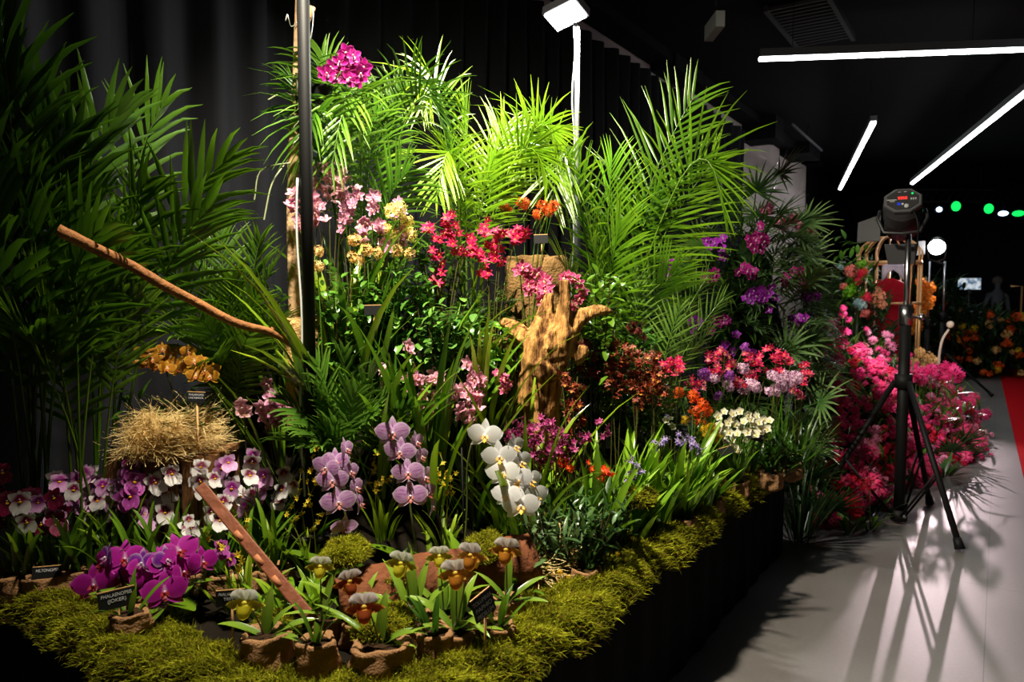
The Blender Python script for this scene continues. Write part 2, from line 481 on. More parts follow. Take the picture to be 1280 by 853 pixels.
# ================================================================ the hall
def floor_material():
    m, nt, b, o = newmat('polished_concrete')
    tc = nt.nodes.new('ShaderNodeTexCoord')
    n = nt.nodes.new('ShaderNodeTexNoise'); n.inputs['Scale'].default_value = 1.3; n.inputs['Detail'].default_value = 8
    n2 = nt.nodes.new('ShaderNodeTexNoise'); n2.inputs['Scale'].default_value = 60; n2.inputs['Detail'].default_value = 3
    for q in (n, n2): nt.links.new(tc.outputs['Object'], q.inputs['Vector'])
    r = nt.nodes.new('ShaderNodeValToRGB')
    r.color_ramp.elements[0].position = .3; r.color_ramp.elements[0].color = (*S(96, 92, 91), 1)
    r.color_ramp.elements[1].position = .7; r.color_ramp.elements[1].color = (*S(116, 112, 111), 1)
    nt.links.new(n.outputs['Fac'], r.inputs['Fac'])
    mx = nt.nodes.new('ShaderNodeMixRGB'); mx.blend_type = 'MULTIPLY'; mx.inputs['Fac'].default_value = .25
    nt.links.new(r.outputs['Color'], mx.inputs[1]); nt.links.new(n2.outputs['Fac'], mx.inputs[2])
    # fine hairline joints
    br = nt.nodes.new('ShaderNodeTexBrick'); br.inputs['Scale'].default_value = .5; br.inputs['Mortar Size'].default_value = .0012
    br.inputs['Color1'].default_value = br.inputs['Color2'].default_value = (1, 1, 1, 1); br.inputs['Mortar'].default_value = (.45, .43, .42, 1)
    br.offset = 0; br.inputs['Brick Width'].default_value = 1.1; br.inputs['Row Height'].default_value = 1.1
    nt.links.new(tc.outputs['Object'], br.inputs['Vector'])
    m2 = nt.nodes.new('ShaderNodeMixRGB'); m2.blend_type = 'MULTIPLY'; m2.inputs['Fac'].default_value = .8
    nt.links.new(mx.outputs[0], m2.inputs[1]); nt.links.new(br.outputs['Color'], m2.inputs[2])
    nt.links.new(m2.outputs[0], b.inputs['Base Color'])
    mr = nt.nodes.new('ShaderNodeMapRange'); mr.inputs['To Min'].default_value = .34; mr.inputs['To Max'].default_value = .5
    nt.links.new(n.outputs['Fac'], mr.inputs['Value']); nt.links.new(mr.outputs[0], b.inputs['Roughness'])
    b.inputs['Specular IOR Level'].default_value = .45
    return m
X0, X1, Y0, Y1, ZC = -3.0, 22.0, -6.0, 3.35, 4.12
m = M(); m.box(((X0 + X1) / 2, (Y0 + Y1) / 2, -.05), (X1 - X0, Y1 - Y0, .1)); struct('floor', m, floor_material())
CEIL = plain('black_painted_ceiling', S(24, 23, 26), .9, spec=.1, bump=.2, bscale=6)
m = M(); m.box(((X0 + X1) / 2, (Y0 + Y1) / 2, ZC + .05), (X1 - X0, Y1 - Y0, .1)); struct('ceiling', m, CEIL)
WALLM = plain('old_whitewashed_wall', S(176, 160, 156), .9, spec=.1, bump=.3, bscale=8, var=.12, vscale=1.5)
DARKWALL = plain('dark_hall_wall', S(22, 21, 26), .9, spec=.1)
m = M(); m.box((7.0, Y1 + .06, ZC / 2), (17.6, .12, ZC)); struct('wall_left', m, WALLM)
m = M(); m.box((X1 - .05, (Y0 + Y1) / 2, ZC / 2), (.1, Y1 - Y0, ZC)); struct('wall_far', m, DARKWALL)
m = M(); m.box((18.9, Y1 + .06, ZC / 2), (6.1, .12, ZC)); struct('wall_recess', m, DARKWALL)
# black duct boxes that bite into the top of the pale wall
m = M()
for x, l, h, d in ((8.3, .9, .16, .3), (11.6, .5, .34, .5), (12.7, .7, .12, .3), (14.1, .9, .2, .5), (15.1, .7, .1, .3)):
    m.box((x, Y1 - d / 2, ZC - h / 2), (l, d, h))
m.box((9.6, Y1 - .14, ZC - .05), (13, .26, .1))
struct('trim_1', m, CEIL)

m = M(); rows = []; xs = np.arange(-2.6, 10.95, .0175); rr = random.Random(3); ph = 0
prof = []
for x in xs:
    ph += rr.uniform(.2, .6)
    prof.append((x, 3.2 + 0.042 * math.sin(ph) + .014 * math.sin(ph * .37 + 1)))
for z in (.03, .6, 1.2, 1.9, 2.6, 3.2, 3.84):
    sway = .012 * math.sin(z * 2)
    rows.append([(x + sway * math.sin(x * 3), y + sway * math.cos(x * 5), z) for x, y in prof])
m.grid(rows, [(.01, .01, .01)] * len(rows))
tag(put('stage_curtain', m.mesh('stage_curtain', CURTAIN)), 'long black pleated curtain hanging behind the whole orchid display', 'curtain')

p1 = atz(1248, 461, 0); p2 = atz(1281, 604, 0)
cd_ = (p1 - p2); cd_.z = 0; cl_ = cd_.length; cd_.normalize(); cs_ = Vector((cd_.y, -cd_.x, 0))
m = M(); m.box(p2 + cd_ * ((cl_ - 2.4) / 2) + cs_ * .75 + UP * .006, (cl_ + 2.4, 1.5, .012), Matrix((cd_, cs_ * -1, UP)).transposed())
tag(put('carpet_runner', m.mesh('carpet_runner', REDCARPET, False)), 'red carpet runner on the grey floor at the right edge', 'carpet')

TUBE = glow('led_strip_diffuser', (.9, .97, 1.0), 19)
def strip(a, b, label):
    a = Vector(a); b = Vector(b); d = (b - a).normalized(); mid = (a + b) / 2
    s = d.cross(UP).normalized(); rot = Matrix((d, s, UP)).transposed()
    t = thing('linear_ceiling_light', label, 'ceiling light', mid, 'suspended linear ceiling lights')
    L = (b - a).length
    m = M(); m.box((0, 0, .055), (L, .075, .07), rot); part('housing', m, BLACKMETAL if False else GREYPLASTIC, t, False)
    m = M(); m.box((0, 0, .008), (L, .05, .03), rot); part('diffuser', m, TUBE, t, False)
    for k in (-.42, .0, .42):
        m = M(); q = d * (L * k); m.tube([q + UP * .09, Vector((q.x, q.y, ZC - mid.z))], .004, 5); part('suspension_wire', m, BLACKMETAL, t)
strip(atz(949, 75, 3.6), atz(1500, 55, 3.6), 'longest white light strip, nearly level, top right corner of the photo')
strip(atz(1050, 237, 3.5), atz(1092, 154, 3.5), 'short white light strip slanting between the other two')
strip(atz(1140, 230, 3.5), atz(1360, 55, 3.5), 'white diagonal light strip running up to the right edge')
a = atz(990, 155, 3.9); b = atz(1027, 188, 3.9)
t = thing('ceiling_conduit', 'thin unlit grey bar under the dark ceiling near the white wall', 'conduit', (a + b) / 2)
m = M(); m.tube([a - (a + b) / 2, b - (a + b) / 2], .022, 6); part('bar', m, GREYPLASTIC, t)
m = M(); m.tube([(0, 0, 0), (0, 0, ZC - 3.9)], .008, 5); part('hanger', m, BLACKMETAL, t)

c = at(893, 33, 6.0)
t = thing('ceiling_speaker', 'small pale grey box hung from the dark ceiling', 'speaker', c)
rot = Matrix((FW, RT * -1, UP)).transposed()
m = M(); m.box((0, 0, 0), (.34, .07, .12), rot); part('case', m, SILVERPAINT, t, False)
m = M(); m.tube([(0, 0, .06), (0, 0, ZC - c.z)], .012, 6); part('bracket', m, BLACKMETAL, t)
c = atz(1015, 30, ZC - .03)
t = thing('ceiling_vent', 'dark slatted air vent in the black ceiling above the longest strip', 'vent', c)
m = M()
for k in range(14): m.box((k * .09 - .6, 0, 0), (.03, .5, .03))
part('grille', m, DARKPLASTIC, t, False)
m = M(); m.box((0, .27, 0), (1.3, .04, .06)); m.box((0, -.27, 0), (1.3, .04, .06)); part('frame', m, DARKPLASTIC, t, False)

# ================================================================ platform, terrace, moss
PX0, PX1, PY0, PY1, PZ = 1.0, 4.36, 1.0, 3.0, .5
t = thing('display_platform', 'low black skirted platform carrying the orchid display', 'platform', (PX0, PY0, 0))
m = M(); m.box(((PX1 - PX0) / 2, (PY1 - PY0) / 2, PZ - .03), (PX1 - PX0, PY1 - PY0, .06)); part('deck', m, BLACKCLOTH, t, False)
m = M(); loop = []
def edge(a, b):
    a = Vector(a); b = Vector(b); n = int((b - a).length / .03); d = (b - a).normalized(); s = Vector((d.y, -d.x, 0))
    for i in range(n):
        loop.append(a.lerp(b, i / n) + s * (.006 * math.sin(i * .9) + .004 * math.sin(i * .31)))
W_, D_ = PX1 - PX0, PY1 - PY0
edge((0, 0, 0), (W_, 0, 0)); edge((W_, 0, 0), (W_, D_, 0)); edge((W_, D_, 0), (0, D_, 0)); edge((0, D_, 0), (0, 0, 0))
m.grid([[p + Vector((0, 0, z)) for p in loop] for z in (.004, .2, .36, PZ)], [(.01,) * 3] * 4, close=True); part('skirt', m, BLACKCLOTH, t)

m = M(); rows = []; nr = random.Random(5)
for i in range(56):
    y = PY0 + .06 + (PY1 - PY0 - .1) * i / 55; r = []
    for j in range(92):
        x = PX0 + .06 + (PX1 - PX0 - .12) * j / 91
        r.append((x, y, TZ(x, y) + nr.uniform(-.01, .012)))
    rows.append(r)
m.grid(rows, [(.02, .02, .02)] * len(rows))
tag(put('planting_terrace', m.mesh('planting_terrace', TERRACE)), 'dark cloth covered stepped bed that the potted orchids stand on', 'terrace')

def moss_object(name, pts, nrm, label, cat, seed, L=(.015, .04), kind='stuff', mound=None, dens=1):
    """short tangled moss strands on points pts with outward directions nrm"""
    rs = np.random.RandomState(seed); n = len(pts)
    pts = np.array(pts); nrm = np.array(nrm)
    d = nrm + rs.normal(0, .55, (n, 3)); d /= np.linalg.norm(d, axis=1)[:, None]
    s = np.cross(d, rs.normal(0, 1, (n, 3))); s /= np.linalg.norm(s, axis=1)[:, None]
    l = rs.uniform(L[0], L[1], n)[:, None]; w = rs.uniform(.0008, .0017, n)[:, None]
    bend = rs.normal(0, .45, (n, 3)) - np.array([0, 0, .35])
    p0 = pts; p1 = pts + d * l * .55; p2 = p1 + (d + bend) * l * .5
    V = np.stack([p0 - s * w, p0 + s * w, p1 + s * w, p1 - s * w, p2], 1).reshape(-1, 3)
    a, b2, c3 = np.array(S(110, 114, 20)), np.array(S(186, 188, 46)), np.array(S(124, 100, 36))
    mix = rs.uniform(0, 1, (n, 1)); br = (rs.uniform(0, 1, (n, 1)) < .12)
    tuft = (np.sin(pts[:, :1] * 23 + 2 * np.sin(pts[:, 1:2] * 31)) * .5 + .5)
    col = (a * (1 - mix) + b2 * mix); col = np.where(br, c3, col) * (.7 + .4 * tuft)
    colv = np.repeat(col, 5, 0)
    F_ = []
    for i in range(n):
        k = i * 5; F_.append((k, k + 1, k + 2, k + 3)); F_.append((k + 3, k + 2, k + 4))
    mm = M(); mm.v = [tuple(x) for x in V]; mm.c = [tuple(x) for x in colv]; mm.f = F_; mm.m = [0] * len(F_)
    if mound is not None:
        for rws in mound: mm.grid(rws, [S(64, 58, 14)] * len(rws))
    o = put(name, mm.mesh(name, MOSS, False)); tag(o, label, cat, None, kind)
    return o
def moss_height(u, w, s):
    """bank of moss: w across from the outer edge, s along"""
    return .02 + .035 * math.sin(PI * min(1, w * 1.2 + .15)) * (1 + .25 * math.sin(s * 9) * math.sin(s * 3.7 + w * 4)) + .012 * math.sin(s * 41 + w * 13)
def bank(axis, a, b, wid, seed, n):
    rs = random.Random(seed)
    def pos(s, w):
        over = .035 + .014 * math.sin(s * 7.3) + .012 * math.sin(s * 17 + 1)
        q = -over + w * (wid + over + .05 * math.sin(s * 5 + 2))
        z = PZ + .01 + moss_height(0, w, s) - (.07 * (1 - w / .18) ** 2 if w < .18 else 0)
        return (s, PY0 + q, z) if axis == 'x' else (PX0 + q, s, z)
    rows = []
    for i in range(int((b - a) / .03) + 1):
        s = a + .03 * i; rows.append([pos(s, k / 9) for k in range(10)])
    P = []; N = []
    for _ in range(n):
        s = rs.uniform(a, b); w = rs.random() ** .8
        P.append(pos(s, w)); o = (1 - w) * 1.3
        N.append((0, -o, .8) if axis == 'x' else (-o, 0, .8))
    return P, N, rows
P, N, rw = bank('x', .95, 4.33, .30, 11, 95000)
P2, N2, rw2 = bank('y', .95, 2.95, .24, 12, 42000)
moss_object('moss_border', P, N, 'yellow-green shaggy moss edging along the long right side of the platform', 'moss', 21, (.014, .034), mound=[rw])
moss_object('moss_border', P2, N2, 'dim green moss edging along the front left side of the platform', 'moss', 22, (.012, .03), mound=[rw2])
def cushion(c, rx, ry, h, label, seed, n=4500, yaw=0):
    rs = random.Random(seed); c = Vector(c); P = []; N = []; rows = []
    cy, sy = math.cos(yaw), math.sin(yaw)
    def q(a, r):
        x, y = rx * r * math.cos(a), ry * r * math.sin(a)
        return c + Vector((x * cy - y * sy, x * sy + y * cy, h * math.sqrt(max(0, 1 - r * r)) * (1 + .2 * math.sin(a * 3 + r * 4))))
    for i in range(7): rows.append([q(2 * PI * k / 14, i / 6) for k in range(15)])
    for _ in range(n):
        a = rs.random() * 2 * PI; r = math.sqrt(rs.random())
        P.append(q(a, r)); N.append((r * math.cos(a + yaw), r * math.sin(a + yaw), .8))
    o = moss_object('moss_cushion', P, N, label, 'moss', seed, (.009, .022), 'thing', mound=[rows])
    o['group'] = 'moss cushions between the pots'; return o

# ================================================================ light stands
def stand(name, label, base, feet, r_col, z_hub, z_col, z_tip, r_tip, group, hero=True, matc=BLACKMETAL, mat_tip=CHROME, zfoot=0.0):
    base = Vector(base); t = thing(name, label, 'light stand', base, group)
    m = M(); m.tube([(0, 0, .03), (0, 0, z_col)], r_col, 14); part('column', m, matc, t)
    m = M(); m.tube([(0, 0, z_col - .02), (0, 0, z_tip)], r_tip, 12); part('upper_tube', m, mat_tip, t)
    m = M(); m.tube([(0, 0, z_hub - .045), (0, 0, z_hub + .045)], r_col * 1.55, 14); part('leg_collar', m, matc, t)
    m = M(); m.tube([(0, 0, z_col - .03), (0, 0, z_col + .1)], r_col * 1.2, 14)
    m.tube([(0, 0, z_col + .02), RT * (r_col * 2.6) + UP * (z_col + .02)], .008, 8); m.ball(RT * (r_col * 3.0) + UP * (z_col + .02), .022, 8, 6); cl = part('clamp', m, CHROME if hero else matc, t)
    m = M(); m.tube([(0, 0, .02), (0, 0, .09)], r_col * 1.5, 14); part('lower_collar', m, matc, t)
    for f in feet:
        f = Vector(f); d = f.normalized(); s = Vector((-d.y, d.x, 0))
        top = d * (r_col * 1.4) + UP * z_hub; end = f + UP * (.02 + zfoot)
        m = M(); m.tube([top, end], [r_col * .52] * 2, 10); lg = part('leg', m, matc, t)
        m = M(); m.tube([end - (end - top).normalized() * .06, end + UP * -.005], [r_col * .65, r_col * .85], 10); part('rubber_foot', m, BLACKMETAL, lg)
        mid = top.lerp(end, .58)
        for k in (-1, 1):
            m = M(); m.tube([d * (r_col * 1.3) + UP * .06 + s * (.016 * k), mid + s * (.016 * k)], r_col * .22, 7); part('brace', m, matc, t)
        m = M(); m.ball(mid, .014, 6, 5); m.ball(d * (r_col * 1.5) + UP * .06, .016, 6, 5); part('bolt', m, CHROME, t)
    return t
C1 = atz(1123, 654, 0)
f1 = atz(1200, 690, 0) - C1; f2 = atz(1162, 632, 0) - C1
f3 = -(f1 + f2).normalized() * f1.length
z_tip = at(1127, 292, 4.76).z
stand('tripod_light_stand', 'tall black tripod stand beside the pink flower bed, nearest of the stands', C1, (f1, f2, f3), .034, .93, 1.32, z_tip, .017, None)
# lamp head seen from the back: octagonal panel, barrel, barn doors
hb = at(1128.5, 250, 4.62)
VW = Vector((hb.x, hb.y, 0)).normalized()
ax = (VW * .9 - UP * .42).normalized()
O = orient(-ax, UP)
t = thing('stage_lamp', 'dark stage lamp with octagonal control panel on the nearest tripod', 'lamp', hb)
def octa(m, r, z0, z1, sx=1, sy=1, n=8, off=PI / 8):
    ring = lambda z, q: [(r * q * sx * math.cos(2 * PI * k / n + off), r * q * sy * math.sin(2 * PI * k / n + off), z) for k in range(n)]
    m.grid([ring(z1, 0.02), ring(z1, .93), ring(z1 - .008, 1), ring(z0, 1), ring(z0, .02)], [(.03,) * 3] * 5, close=True)
m = M(); octa(m, .112, -.05, 0, 1.02, .80); part('back_housing', m, GREYPLASTIC, t, False, O)
m = M(); octa(m, .098, -.01, .003, 1.02, .80); part('control_panel', m, DARKPLASTIC, t, False, O)
m = M(); m.tube([(0, 0, -.04), (0, 0, -.2), (0, 0, -.34)], [.098, .1, .105], 20); part('barrel', m, DARKPLASTIC, t, True, O)
m = M()
for k in range(6): m.tube([(0, 0, -.07 - k * .022), (0, 0, -.078 - k * .022)], .112, 20)
part('cooling_fin', m, DARKPLASTIC, t, True, O)
def flap(a, l, wdt, tilt):
    m = M(); n = 6; rows = []
    for i in range(4):
        q = i / 3; ww = wdt * (1 - .25 * q); r = []
        for j in range(n + 1):
            s = (j / n - .5) * ww
            r.append((.125 + l * q * math.sin(tilt), s, -.34 - l * q * math.cos(tilt)))
        rows.append(r)
    m.grid(rows, [(.05,) * 3] * 4)
    o = part('barn_door', m, GREYPLASTIC, t, False, O @ Matrix.Rotation(a, 4, 'Z'))
    sd = o.modifiers.new('thickness', 'SOLIDIFY'); sd.thickness = .004
for a, ti in ((PI / 2, .7), (PI, 1.2), (-PI / 2, .6)): flap(a, .15, .2, ti)
yk = M(); yk.tube([Vector((-.125, 0, -.12)), Vector((-.14, -.06, -.12)), Vector((-.1, -.16, -.12)), Vector((0, -.17, -.12)), Vector((.1, -.16, -.12)), Vector((.14, -.06, -.12)), Vector((.125, 0, -.12))], .011, 8)
part('yoke', yk, DARKPLASTIC, t, True, O)
m = M(); m.tube([O.to_3x3() @ Vector((0, -.17, -.12)), C1 + UP * (z_tip - .02) - hb], .014, 10); part('spigot', m, DARKPLASTIC, t)
REDLED = glow('red_segment_display', S(255, 60, 50), 2.2); GREENLED = glow('green_indicator', S(20, 220, 110), 1.4); BLUELED = glow('blue_indicator', S(40, 70, 220), .8)
m = M()
for k in range(4):
    cx = -.022 + k * .0135
    for (x, y, a_, b_) in ((0, .008, .009, .002), (0, 0, .009, .002), (0, -.008, .009, .002), (-.0045, .004, .002, .008), (.0045, -.004, .002, .008)):
        m.box((cx + x, .012 + y, .004), (a_, b_, .002))
part('display', m, REDLED, t, False, O)
m = M(); m.ball((.052, .042, .004), .007, 8, 5); part('green_indicator', m, GREENLED, t, True, O)
m = M(); m.box((-.02, -.03, .004), (.018, .016, .002)); part('blue_indicator', m, BLUELED, t, False, O)
m = M(); m.tube([(.022, -.047, 0), (.022, -.047, .012)], .013, 14); part('dial', m, SILVERPAINT, t, True, O)
m = M(); m.tube([(.0, -.031, 0), (.0, -.031, .006)], .007, 12); part('push_button', m, SILVERPAINT, t, True, O)
m = M()
for x in (.046, .058, .07): m.box((x, .006, .004), (.008, .008, .002)); m.box((x, -.004, .004), (.006, .002, .001))
m.box((-.062, .0, .004), (.055, .005, .001)); m.box((-.058, -.011, .004), (.028, .004, .001)); m.box((-.02, .055, .004), (.016, .004, .001)); m.box((.012, .056, .004), (.016, .004, .001))
part('panel_marking', m, SILVERPAINT, t, False, O)
m = M(); m.tube(spline([O.to_3x3() @ Vector((.06, -.06, -.02)), O.to_3x3() @ Vector((.09, -.2, -.05)), Vector(C1 - hb) + UP * 1.5 + RT * .03, Vector(C1 - hb) + UP * 1.3 + RT * .04], 5), .005, 6); part('power_cable', m, BLACKMETAL, t)

# the second lamp further down the hall, shining this way
D2 = 10.8
C2 = at(1180, 365, D2); C2.z = 0
g1 = RT * .55 - FW * .35; g2 = RT * -.5 - FW * .4; g3 = FW * .65
stand('tripod_light_stand', 'black tripod stand with silver top under the lit spot lamp', C2, (g1, g2, g3), .034, .6, 1.1, 1.95, .018, None, False)
lp = at(1171, 309, D2 - .1)
ld = (at(1120, 640, 4.0) - lp).normalized()
O2 = orient(ld, UP)
t = thing('spot_lamp', 'lit spot lamp glaring white on the farther tripod', 'lamp', lp)
m = M(); m.tube([(0, 0, -.3), (0, 0, -.02), (0, 0, .0)], [.1, .11, .12], 18); part('barrel', m, DARKPLASTIC, t, True, O2)
m = M(); m.tube([(0, 0, .0), (0, 0, .012)], .108, 24); part('lens', m, glow('spot_lens', (1, .96, .98), 60), t, True, O2)
m = M(); m.box((-.2, 0, .04), (.12, .2, .01), Matrix.Rotation(.5, 3, 'Y')); part('barn_door', m, SILVERPAINT, t, False, O2)
m = M(); m.tube([(-.13, 0, -.12), (-.1, -.2, -.12), (0, -.24, -.12), (.1, -.2, -.12), (.13, 0, -.12)], .012, 7); part('yoke', m, DARKPLASTIC, t, True, O2)
m = M(); m.tube([O2.to_3x3() @ Vector((0, -.24, -.12)), C2 + UP * 1.9 - lp], .014, 8); part('spigot', m, DARKPLASTIC, t)
C3 = at(1161, 365, 9.6); C3.z = 0
stand('tripod_light_stand', 'slim black stand with bare silver tip between the other two stands', C3, (RT * .4 + FW * .2, RT * -.4 + FW * .25, FW * -.45), .03, .55, 1.05, at(1161, 327, 9.6).z, .014, None, False)

# floodlight pole at the back of the display
PC = at(720, 365, 3.9); px_, py_ = PC.x, PC.y; zb = TZ(px_, py_)
t = thing('floodlight_pole', 'slim pale pole at the back carrying the lit floodlight', 'light stand', (px_, py_, zb))
zt = at(719, 34, 3.9).z - zb
zm = at(719, 232, 3.9).z - zb
m = M(); m.tube([(0, 0, 0), (0, 0, zm)], .021, 12); part('lower_tube', m, BLACKMETAL, t)
m = M(); m.tube([(0, 0, zm - .02), (0, 0, zt)], .0125, 12); part('upper_tube', m, SILVERPAINT, t)
m = M(); m.tube([(0, 0, zm - .04), (0, 0, zm + .03)], .027, 12); part('clamp', m, BLACKMETAL, t)
for a in (0, 2.1, 4.2):
    m = M(); m.tube([(0, 0, .35), (.28 * math.cos(a), .28 * math.sin(a), .01)], .01, 8); part('leg', m, BLACKMETAL, t)
cb = M(); rr = random.Random(4); cp = []
for i in range(16):
    z = zt * (1 - i / 15 * .8); cp.append(RT * (-.02 + .007 * math.sin(i * 1.3)) + FW * -.012 + UP * z)
cb.tube(spline(cp, 3), .0045, 6); part('cable', cb, WHITECABLE, t)
fp = at(707, 20, 3.86)
fd = (-FW * .42 - RT * .1 - UP * .9).normalized()
OF = orient(fd, (FW * .8 + RT * .6))
t = thing('floodlight', 'small square floodlight blazing white at the top of the pale pole', 'lamp', fp)
m = M(); m.box((0, 0, -.03), (.2, .14, .05)); 
for k in range(8): m.box((-.08 + k * .023, 0, -.062), (.006, .12, .02))
part('housing', m, DARKPLASTIC, t, False, OF)
m = M(); m.box((0, 0, 0), (.18, .12, .008)); part('lens', m, glow('flood_lens', (.95, .98, 1), 40), t, False, OF)
m = M(); m.tube([OF.to_3x3() @ Vector((0, 0, -.06)), PC + UP * (zb + zt - PC.z) - fp], .012, 8); part('bracket', m, BLACKMETAL, t)

# black pole in front with the lamp above the picture
BC = at(385.5, 365, 2.55); bx, by = BC.x, BC.y; bz = TZ(bx, by)
t = thing('lamp_pole', 'thick black pole rising through the left of the display', 'light stand', (bx, by, bz))
m = M(); m.tube([(0, 0, 0), (0, 0, 3.42 - bz)], .0215, 4 if False else 12); part('column', m, BLACKMETAL, t)
m = M(); m.tube([(0, 0, 0), (0, 0, .02)], .12, 20); part('base_plate', m, BLACKMETAL, t)
cb = M(); cp = [RT * (-.028 - .006 * math.sin(i * .8)) + FW * -.008 + UP * (1.3 - i * .085) for i in range(14)]
cp = [p + UP * (at(385, 260, 2.55).z - bz - 1.3 + .1) for p in cp]
cb.tube(spline([p for p in cp if p.z > .01], 3), .004, 6); part('cable', cb, WHITECABLE, t)
kp = Vector((bx, by, 3.32)) - FW * .5 + RT * .12; kd = (Vector((3.25, 1.1, .6)) - kp).normalized()
OK_ = orient(kd, UP)
t = thing('floodlight', 'floodlight on an added arm off the thick black pole, above the picture', 'lamp', kp)
m = M(); m.box((0, 0, -.03), (.22, .16, .05)); part('housing', m, DARKPLASTIC, t, False, OK_)
m = M(); m.box((0, 0, 0), (.2, .14, .008)); part('lens', m, glow('flood_lens_warm', (1, .95, .86), 30), t, False, OK_)
m = M(); m.tube([OK_.to_3x3() @ Vector((0, 0, -.05)), Vector((bx, by, 3.4)) - kp], .016, 8); part('added_boom_arm', m, BLACKMETAL, t)  # unseen arm, added to hold the lamp forward for more frontal light

# ================================================================ lamps that give the light
def lamp(kind, name, loc, d, power, col, size=.2, sy=None, angle=120, blend=.6):
    l = bpy.data.lights.new(name, kind); l.energy = power; l.color = col
    if kind == 'AREA':
        l.shape = 'RECTANGLE'; l.size = size; l.size_y = sy or size
    if kind == 'SPOT':
        l.spot_size = math.radians(angle); l.spot_blend = blend; l.shadow_soft_size = size
    o = bpy.data.objects.new(name, l); C.objects.link(o)
    o.location = loc; o.rotation_euler = orient(-Vector(d), UP).to_euler()
    return o
lamp('AREA', 'flood_beam', fp + fd * .03, fd, 64, (1, 1, .9), .17, .11)
lamp('SPOT', 'pole_beam', kp + kd * .03, kd, 880, (1, .9, .7), .07, angle=140, blend=.9)
lamp('SPOT', 'spot_beam', lp + ld * .05, ld, 640, (1, .76, .8), .03, angle=44, blend=.5)
lamp('SPOT', 'stage_lamp_beam', hb + ax * .42, ax, 180, (1, .95, .9), .08, angle=75, blend=.6)
# ================================================================ plant kit
PR = random.Random(77)
G_DARK = (S(22, 56, 10), S(48, 90, 20)); G_MID = (S(40, 84, 14), S(88, 132, 28)); G_LIME = (S(76, 120, 16), S(142, 172, 36))
G_BRIGHT = (S(58, 108, 14), S(124, 158, 34)); G_GREY = (S(40, 74, 40), S(82, 112, 70))

def burlap_pot(parent, r, h, off=(0, 0, 0), rnd=PR, mat=BURLAP):
    m = M(); prof = [(r * .86, 0), (r * 1.04, h * .1), (r * 1.1, h * .3), (r * 1.02, h * .5), (r * 1.06, h * .62), (r * .94, h * .8), (r * 1.0, h * .93), (r * .98, h * 1.03), (r * .84, h * 1.05), (r * .72, h * .95), (r * .1, h * .9)]
    m.lathe(prof, 30, off, wob=.085, rnd=rnd)
    o = part('burlap_wrap', m, mat, parent)
    m = M(); m.lathe([(r * .8, h * .93), (r * .5, h * .97), (r * .02, h * .98)], 14, off, wob=.04, rnd=rnd); part('potting_mix', m, SOIL, parent)
    return o

def black_pot(parent, r, h):
    m = M(); m.lathe([(r * .75, 0), (r, h * .9), (r * 1.06, h * .9), (r * 1.06, h), (r * .96, h), (r * .92, h * .85), (r * .02, h * .84)], 18); part('pot', m, POTPLASTIC, parent)

def flower_obj(parent, me, pos, root_loc, size, facing=.8, roll=None, rnd=PR, dirn=None, up=None, name='flower'):
    pos = Vector(pos)
    tocam = (EYE - pos).normalized()
    j = Vector((rnd.gauss(0, 1), rnd.gauss(0, 1), rnd.gauss(0, 1))).normalized()
    n = Vector(dirn) if dirn is not None else (tocam * facing + j * (1 - facing) * 1.3).normalized()
    O = orient(n, up if up is not None else UP, roll if roll is not None else rnd.uniform(-.35, .35))
    return put(name, me, parent, Matrix.Translation(pos - Vector(root_loc)) @ O @ Matrix.Scale(size, 4))

def stem_mesh(pts, r=.003, col=S(70, 110, 30)):
    m = M(); sp = spline(pts, 4); n = len(sp)
    m.tube(sp, [r * (1 - .5 * i / n) for i in range(n)], 5, col, cap=False); return m

def foliage_clump(root, n, L, W, elev=(40, 85), droop=.9, cols=G_MID, spread=.05, prof='strap', h0=0.0, yaw=None, lean=None, nm='foliage', mat=LEAF, rnd=PR, off=(0, 0), side=.3, fold=.3, twist=.5):
    m = M()
    for i in range(n):
        a = rnd.uniform(0, 2 * PI) if yaw is None else math.radians(rnd.uniform(*yaw))
        q = rnd.random() * spread
        c0 = lerp(cols[0], cols[1], rnd.random() * .4); c1 = lerp(cols[0], cols[1], rnd.uniform(.3, 1))
        blade(m, (off[0] + q * math.cos(a), off[1] + q * math.sin(a), h0), a, math.radians(rnd.uniform(*elev)), L * rnd.uniform(.6, 1.1), W * rnd.uniform(.75, 1.15), droop * rnd.uniform(.4, 1.4), c0, c1, 7, fold, prof, rnd.uniform(-twist, twist), side=rnd.uniform(-side, side))
    return part(nm, m, mat, root)

